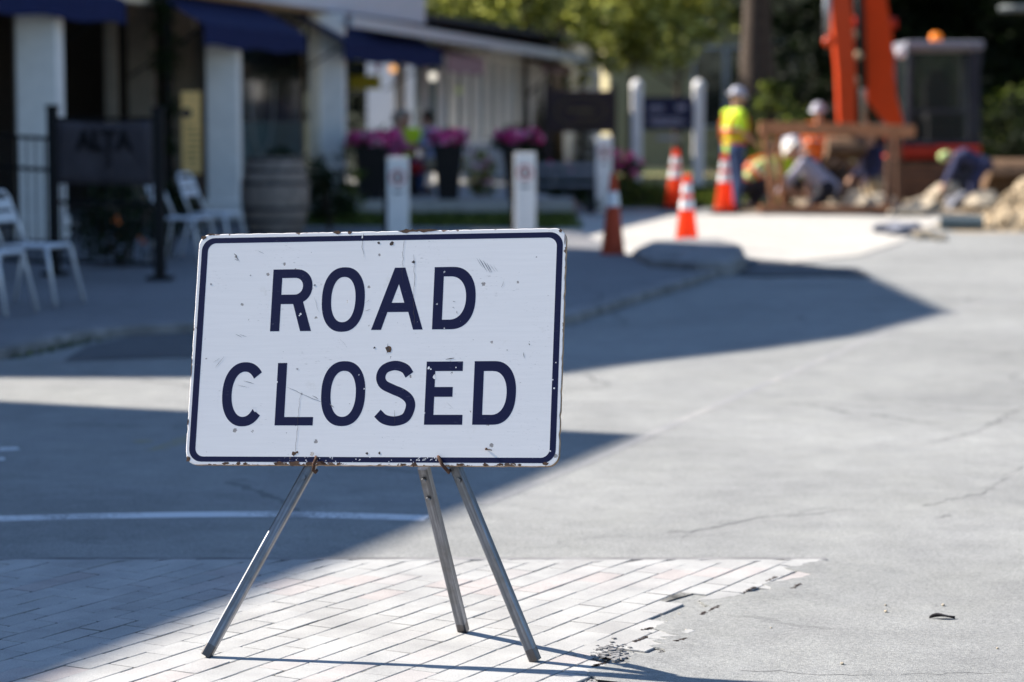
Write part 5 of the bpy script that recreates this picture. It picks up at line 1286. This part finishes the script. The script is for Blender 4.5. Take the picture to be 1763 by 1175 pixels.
# bucket at the end of the dipper
c = Vector(E_(1456, 262, 36.8)); mb = MB(); n = 9; vs = []
for w_ in (-.28, .28):
    for k in range(n): a_ = R(-30+k*26); vs.append(c+Vector((w_, .24*math.cos(a_), .22*math.sin(a_))))
mb.add(vs, [tuple(range(n)), tuple(range(n, 2*n))[::-1]]+[(i, n+i, n+i+1, i+1) for i in range(n-1)])
for k in range(4): mb.box(c+Vector((-.22+k*.147, .20, -.18)), (.05, .05, .12))
bk = mb.build('digging_bucket', M_['bucket'], ex); s1 = bk.modifiers.new('s', 'SOLIDIFY'); s1.thickness = .02

# rubble, stones, pipe
def chunk(x, y, r, mt, label, flat=.75, name='concrete_chunk', cat='rubble'):
    g = G(x, y); me = bmesh.new(); bmesh.ops.create_icosphere(me, subdivisions=2, radius=r)
    sd = random.random()*50
    for vv in me.verts:
        q = vv.co.normalized(); f = 1+.55*noise.noise(q*1.6+Vector((sd, 0, 0))); vv.co = Vector((q.x*f*r*1.2, q.y*f*r, q.z*f*r*flat))
    m2 = bpy.data.meshes.new(name); me.to_mesh(m2); me.free(); m2.materials.append(M_[mt])
    ob = link(bpy.data.objects.new(name, m2)); ob.location = (g.x, g.y, r*flat*.7); return tag(ob, label, cat, 'broken stones beside the trench')
for a_ in ((1480, 366, .22, 'stone', 'beige stone at the right foot of the timber frame'), (1512, 362, .20, 'stone', 'beige stone between the two right timber posts'), (1565, 372, .24, 'stone', 'flat beige slab just right of the timber frame', .4),
           (1592, 366, .22, 'stone', 'beige stone in front of the excavator track', .6), (1628, 350, .26, 'stone', 'pale stone under the excavator skirt'), (1655, 362, .20, 'bluegrey', 'blue-grey stone right of the pale one'),
           (1690, 366, .22, 'stone', 'rounded beige stone left of the gravel heap'), (1535, 402, .17, 'bluegrey', 'blue-grey stone nearest the pale concrete edge', .5), (1560, 406, .20, 'bluegrey', 'long blue-grey slab at the broken concrete edge', .45),
           (1590, 412, .11, 'stone', 'small beige stone in front of the teal pipe', .6), (1618, 415, .08, 'stone', 'smallest beige stone at the asphalt edge', .6), (1605, 345, .26, 'bucket', 'brown earth clod behind the stones', .6)):
    chunk(*a_)
g = G(1655, 397); o_ = empty('plastic_pipe', (g.x, g.y, .085), 0, 'short teal plastic pipe lying at the edge of the dig', 'pipe')
mb = MB(); mb.lathe([(.08, -.25), (.08, .25), (.065, .25), (.065, -.25)], (0, 0, 0), 20, Matrix.Rotation(R(90), 4, 'Y')); mb.build('tube', M_['bag'], o_, smooth=False)
mb = MB(); mb.lathe([(.09, .2), (.09, .26), (.067, .26)], (0, 0, 0), 20, Matrix.Rotation(R(90), 4, 'Y')); mb.build('collar', M_['bag'], o_)
# gravel heap
hc = G(1850, 398); mb = MB(); nx, ny = 46, 34; vs = []
for j in range(ny):
    for i in range(nx):
        x = -1.6+3.6*i/(nx-1); y = -1.4+2.9*j/(ny-1); q = math.hypot(x/1.15, y/1.2)
        h = max(0, 1-q)*1.0+(.09*noise.noise(Vector((x*5, y*5, 1)))+.06*noise.noise(Vector((x*13, y*13, 2))))*(q < 1.15)
        vs.append((x, y, max(-.03, h)))
mb.add(vs, [(j*nx+i, j*nx+i+1, (j+1)*nx+i+1, (j+1)*nx+i) for j in range(ny-1) for i in range(nx-1)])
for _ in range(700):
    a_ = random.random()*TAU; q = random.random()**.7*1.15; x, y = math.cos(a_)*q*1.15, math.sin(a_)*q*1.2; s_ = random.uniform(.015, .06)
    mb.box((x, y, max(0, 1-q)*1.0+.02), (s_, s_*1.3, s_*.8), M=Matrix.Rotation(random.random()*3, 4, 'X') @ Matrix.Rotation(random.random()*3, 4, 'Z'))
gp = mb.build('gravel_heap', M_['gravel']); gp.location = (hc.x+.1, hc.y+.9, 0); tag(gp, 'sunlit heap of beige gravel at the right edge', 'gravel heap', kind='stuff')
# old bucket behind the heap
o_ = empty('spare_bucket', (px(1745, 36.5), 36.5, .0), 0, 'brown steel digging bucket behind the gravel heap', 'bucket')
mb = MB(); n = 9; vs = []
for w_ in (-.42, .42):
    for k in range(n): a_ = R(-40+k*25); vs.append(Vector((w_, .36*math.cos(a_), .38+.34*math.sin(a_))))
mb.add(vs, [tuple(range(n)), tuple(range(n, 2*n))[::-1]]+[(i, n+i, n+i+1, i+1) for i in range(n-1)]); s1 = mb.build('shell', M_['bucket'], o_).modifiers.new('s', 'SOLIDIFY'); s1.thickness = .02
mb = MB(); [mb.box((-.34+k*.17, .3, .10), (.06, .1, .10)) for k in range(5)]; mb.build('teeth', M_['steel'], o_)
# lamp-post arm at the top right
o_ = empty('street_pipe', (px(1800, 42), 42, 0), 0, 'grey horizontal pipe arm at the top right against dark trees', 'pole')
zz = at(1740, 16, 42).z; mb = MB(); mb.tube([(0, 0, 0), (0, 0, zz), (-.2, 0, zz+.02), (-.87, 0, zz)], [.07, .06, .06, .06], 10); mb.build('pole', M_['pipe'], o_, smooth=True)

# ================================================================ HOUSES BEHIND
def house(name, x0, x1, Y, h, roofh, mt, label, wins, depth=7):
    a, b2 = px(x0, Y), px(x1, Y); o_ = empty(name, ((a+b2)/2, Y, 0), 0, label, 'house'); w_ = (b2-a)/2
    mb = MB(); mb.box((0, depth/2, h/2), (2*w_, depth, h)); mb.add([(-w_, 0, h), (w_, 0, h), (0, 0, h+roofh), (-w_, depth, h), (w_, depth, h), (0, depth, h+roofh)], [(0, 1, 2), (5, 4, 3)]); wl = mb.build('wall', M_[mt], o_)
    mb = MB()
    for s_ in (-1, 1): mb.add([(0, -.3, h+roofh+.05), (s_*(w_+.35), -.3, h-.28), (s_*(w_+.35), depth+.3, h-.28), (0, depth+.3, h+roofh+.05)], [(0, 1, 2, 3)])
    rf_ = mb.build('roof', M_['roof_dark'], o_); s1 = rf_.modifiers.new('s', 'SOLIDIFY'); s1.thickness = .12
    mb = MB()
    for s_ in (-1, 1): mb.bar((0, -.34, h+roofh-.08), (s_*(w_+.34), -.34, h-.42), .06, .26)
    mb.build('bargeboard', M_['house_white'], o_)
    for (wx, wy, ww, wh) in wins:
        p = at(wx, wy, Y); m1 = MB(); m1.box((p.x-(a+b2)/2, -.03, p.z), (ww, .08, wh)); f_ = m1.build('window', M_['house_white'], o_)
        m2 = MB(); m2.box((p.x-(a+b2)/2, -.075, p.z), (ww-.14, .02, wh-.14)); m2.build('pane', M_['glass'], f_)
    return o_
house('cream_house', 1050, 1400, 66, 5.2, 2.0, 'house_cream', 'cream yellow house half hidden behind the small sunlit tree', [(1220, 150, .9, 2.2), (1275, 150, .8, 2.2), (1345, 120, .8, 1.6), (1120, 60, .8, 1.3)])
house('white_house', 905, 1050, 74, 2.6, 1.3, 'house_white', 'pale gabled house beyond the porch and conifers', [(960, 150, .9, 1.1)])

# ================================================================ TREES
Yt = 56; tree('maple_tree', (px(780, Yt), Yt, 0), 4.4, .16, [((-.9, -.2, 4.4), (1.5, 1.2, 1.3)), ((.8, -.4, 4.3), (1.3, 1.2, 1.1)), ((0, 0, 5.5), (1.5, 1.3, 1.1))], 4200, .12, 'leaf_olive', 'broad olive green tree above the porch roof', 'sunlit trees behind the street', clumps=60)
Yt = 52; tree('young_tree', (px(1085, Yt), Yt, 0), 4.0, .07, [((-.35, 0, 3.5), (1.0, .9, .85)), ((.55, -.1, 3.1), (.9, .8, .75)), ((0, 0, 4.4), (1.0, .9, .8)), ((-.3, 0, 2.75), (.7, .55, .4)), ((.8, 0, 2.7), (.55, .5, .35)), ((-1.15, 0, 2.6), (.4, .4, .7))], 3300, .10, 'leaf_olive', 'small sunlit tree between the dark sign and the navy board', 'sunlit trees behind the street', clumps=70, spread=.28)
Yt = 68; tree('maple_tree', (px(960, Yt), Yt, 0), 5.5, .16, [((0, 0, 6.2), (2.1, 1.6, 1.5)), ((1.4, 0, 5.2), (1.3, 1.2, 1.1)), ((-1.7, -.2, 5.4), (1.3, 1.2, 1.1))], 4200, .14, 'leaf_green', 'bright green tree over the pale gabled house', 'sunlit trees behind the street', clumps=60)
Yt = 47; tree('old_tree', (px(1302, Yt), Yt, 0), 9.5, .37, [((0, 0, 8.0), (3.4, 2.8, 2.2)), ((-1.8, -.4, 6.2), (1.6, 1.5, 1.1)), ((2.2, .2, 6.3), (2.2, 1.6, 1.2)), ((.8, -1.2, 4.4), (1.0, .8, .5))], 15000, .10, 'leaf_green', 'big old tree with a thick brown trunk behind the standing worker', 'sunlit trees behind the street', clumps=60, limbs=8, reach=2.4)
for x, Yt, h, r_, lb in ((948, 50, 2.6, .38, 'dark conical conifer at the end of the white porch'), (1003, 51, 2.2, .36, 'dark conical conifer behind the brown carved sign'), (928, 47, 1.9, .30, 'low dark conifer against the porch end wall')):
    o_ = empty('conifer', (px(x, Yt), Yt, 0), 0, lb, 'tree', 'dark conifers by the porch')
    trunk_mb(h*.9, .06, 0).build('trunk', M_['bark'], o_, smooth=True)
    mb = MB()
    for _ in range(3200):
        z_ = h*(1-math.sqrt(random.random()))*1.0+.08; a_ = random.random()*TAU; q = r_*(1-z_/h*.92)*random.uniform(.55, 1.08); p = Vector((q*math.cos(a_), q*math.sin(a_), z_)); d = Vector((math.cos(a_), math.sin(a_), .8)).normalized()*.05; e2 = Vector((-math.sin(a_), math.cos(a_), 0))*.016
        mb.add([p-e2, p+e2, p+d], [(0, 1, 2)])
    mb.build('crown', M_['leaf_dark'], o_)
Yt = 49; tree('maple_tree', (px(905, Yt), Yt, 0), 3.8, .09, [((-.6, 0, 3.7), (1.2, .9, .7)), ((-1.9, .1, 3.7), (1.1, .8, .6)), ((.9, -.1, 3.5), (.9, .8, .65)), ((.2, .1, 4.6), (1.3, 1.0, .8))], 3000, .10, 'leaf_olive', 'yellow-green tree leaning over the end of the white porch', 'sunlit trees behind the street', clumps=80, spread=.26)
Yt = 58; tree('maple_tree', (px(1165, Yt), Yt, 0), 4.4, .10, [((0, 0, 4.6), (1.2, 1.0, .9)), ((-.8, 0, 3.6), (.9, .8, .7)), ((.7, 0, 3.6), (.7, .7, .6))], 3000, .11, 'leaf_olive', 'sunlit tree directly above the navy sign board', 'sunlit trees behind the street', clumps=70, spread=.26)
Yt = 45; shrub('sapling', (px(1328, Yt), Yt, 1.15), (.33, .3, .42), 700, .06, 'leaf_green', 'bright green leafy sprig on the big trunk left of the excavator arm', clumps=16)
# undergrowth and dark trees behind the site
und = [(1330, 46.5, .9, .75, 'leaf_green', 'bright green bush left of the excavator arm'), (1345, 52, 1.2, 1.6, 'leaf_dark', 'dark bush behind the big trunk'), (1560, 52, 1.6, 1.5, 'leaf_dark', 'dark bush behind the excavator cab'), (1735, 52, .55, .95, 'leaf_green', 'yellow-green bush right of the excavator cab'), (1790, 47, 1.2, .9, 'leaf_dark', 'dark bush at the right edge')]
for x, Yt, r_, hz, lm, lb in und:
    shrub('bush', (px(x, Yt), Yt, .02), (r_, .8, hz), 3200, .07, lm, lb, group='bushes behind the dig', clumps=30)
proto = None
spots = [(1440, 60, 0, 'dark leafy tree behind the excavator boom'), (1620, 62, 1.3, 'dark leafy tree behind the excavator cab'), (1780, 58, 2.2, 'dark leafy tree at the top right corner'), (1530, 72, 3.4, 'dark leafy tree filling the gap between boom and cab'), (1710, 74, 4.4, 'dark leafy tree deep behind the mirror side of the cab'), (1900, 66, 5.2, 'dark leafy tree just past the right edge')]
for x, Yt, rz, lb in spots:
    if proto is None:
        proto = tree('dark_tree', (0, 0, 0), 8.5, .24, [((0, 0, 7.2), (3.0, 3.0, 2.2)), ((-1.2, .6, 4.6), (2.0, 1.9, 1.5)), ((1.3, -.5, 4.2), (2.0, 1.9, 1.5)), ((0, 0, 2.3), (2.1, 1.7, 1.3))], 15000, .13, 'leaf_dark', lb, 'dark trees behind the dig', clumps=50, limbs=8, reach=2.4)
        o_ = proto
    else: o_ = copy_tree(proto)
    o_.location = (px(x, Yt), Yt, 0); o_.rotation_euler = (0, 0, rz); tag(o_, lb, 'tree', 'dark trees behind the dig')
for x, y, rz, lb in ((13.5, 24, .4, 'added off-frame dark tree at right, nearest'), (14.5, 34, 1.9, 'added off-frame dark tree at right, middle'), (16, 44, 3.0, 'added off-frame dark tree at right, farthest')):
    o_ = copy_tree(proto); o_.location = (x, y, 0); o_.rotation_euler = (0, 0, rz); tag(o_, lb, 'tree', 'added trees right of the frame')  # unseen trees added to darken window reflections and cut sky fill
# far wood: one mass
mb = MB(); bl = []
for k in range(46):
    x = -34+k*1.9; bl.append(((x, 84+6*random.random(), random.uniform(2.5, 5)), (2.6, 2.2, random.uniform(3.0, 4.6))))
leaves(mb, bl, 60000, .24, 16, .4, .1)
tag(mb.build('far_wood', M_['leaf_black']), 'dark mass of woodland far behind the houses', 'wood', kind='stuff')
mb = MB()
for _ in range(9000):
    x = random.uniform(-3.0, .85); y = random.uniform(28.8, 33.4); h = random.uniform(.03, .08); a_ = random.random()*TAU; mb.add([(x-.006, y, .03), (x+.006, y, .03), (x+math.cos(a_)*.03, y+math.sin(a_)*.03, .03+h)], [(0, 1, 2)])
for _ in range(9000):
    x = random.uniform(1.5, 4.3); y = random.uniform(36.3, 46); h = random.uniform(.03, .09); a_ = random.random()*TAU; mb.add([(x-.008, y, .03), (x+.008, y, .03), (x+math.cos(a_)*.04, y+math.sin(a_)*.04, .03+h)], [(0, 1, 2)])
tag(mb.build('grass_blades', M_['leaf_green']), 'short green lawn grass beside the terrace and sign posts', 'grass', kind='stuff')
# weeds along the left kerb
mb = MB()
for _ in range(260):
    t = random.random(); q = G(20+150*t, 618-32*t, 0); x, y = q.x+random.gauss(0, .04), q.y+random.gauss(0, .05); h = random.uniform(.01, .04); a_ = random.random()*TAU
    mb.add([(x-.003, y, .002), (x+.003, y, .002), (x+math.cos(a_)*.02, y+math.sin(a_)*.02, h)], [(0, 1, 2)])
tag(mb.build('kerb_weeds', M_['leaf_green']), 'sparse green weeds growing along the foot of the kerb', 'weeds', kind='stuff')

# ================================================================ LIGHT, SKY, CAMERA
el = R(36); azd = R(-22)                     # light travels towards +X, a little towards the camera
d = Vector((math.cos(azd)*math.cos(el), math.sin(azd)*math.cos(el), -math.sin(el)))
sun = bpy.data.lights.new('sun', 'SUN'); sun.energy = 5.0; sun.angle = R(.53); sun.color = (1, .93, .83)
so = link(bpy.data.objects.new('sun', sun)); so.rotation_euler = (-d).to_track_quat('Z', 'Y').to_euler(); so.location = (-10, 10, 20)
w = bpy.data.worlds.new('World'); sc.world = w; w.use_nodes = True; nt = w.node_tree
sky = nt.nodes.new('ShaderNodeTexSky'); sky.sky_type = 'NISHITA'; sky.sun_disc = False; sky.sun_elevation = el
sd_ = -d; sky.sun_rotation = math.atan2(sd_.x, sd_.y); sky.ozone_density = 4.5; sky.air_density = 1.0; sky.dust_density = .3
nt.links.new(sky.outputs[0], nt.nodes['Background'].inputs[0]); nt.nodes['Background'].inputs[1].default_value = .078
cam = bpy.data.cameras.new('camera'); co = link(bpy.data.objects.new('camera', cam)); sc.camera = co
co.location = CAM; co.rotation_euler = (math.pi/2-PITCH, 0, 0); cam.lens = 85; cam.sensor_width = 36; cam.clip_end = 1500
cam.dof.use_dof = True; cam.dof.focus_distance = 6.02; cam.dof.aperture_fstop = 2.65
sc.view_settings.view_transform = 'Standard'; sc.view_settings.look = 'None'; sc.view_settings.exposure = 1.45; sc.view_settings.gamma = 1
sc.cycles.use_denoising = True
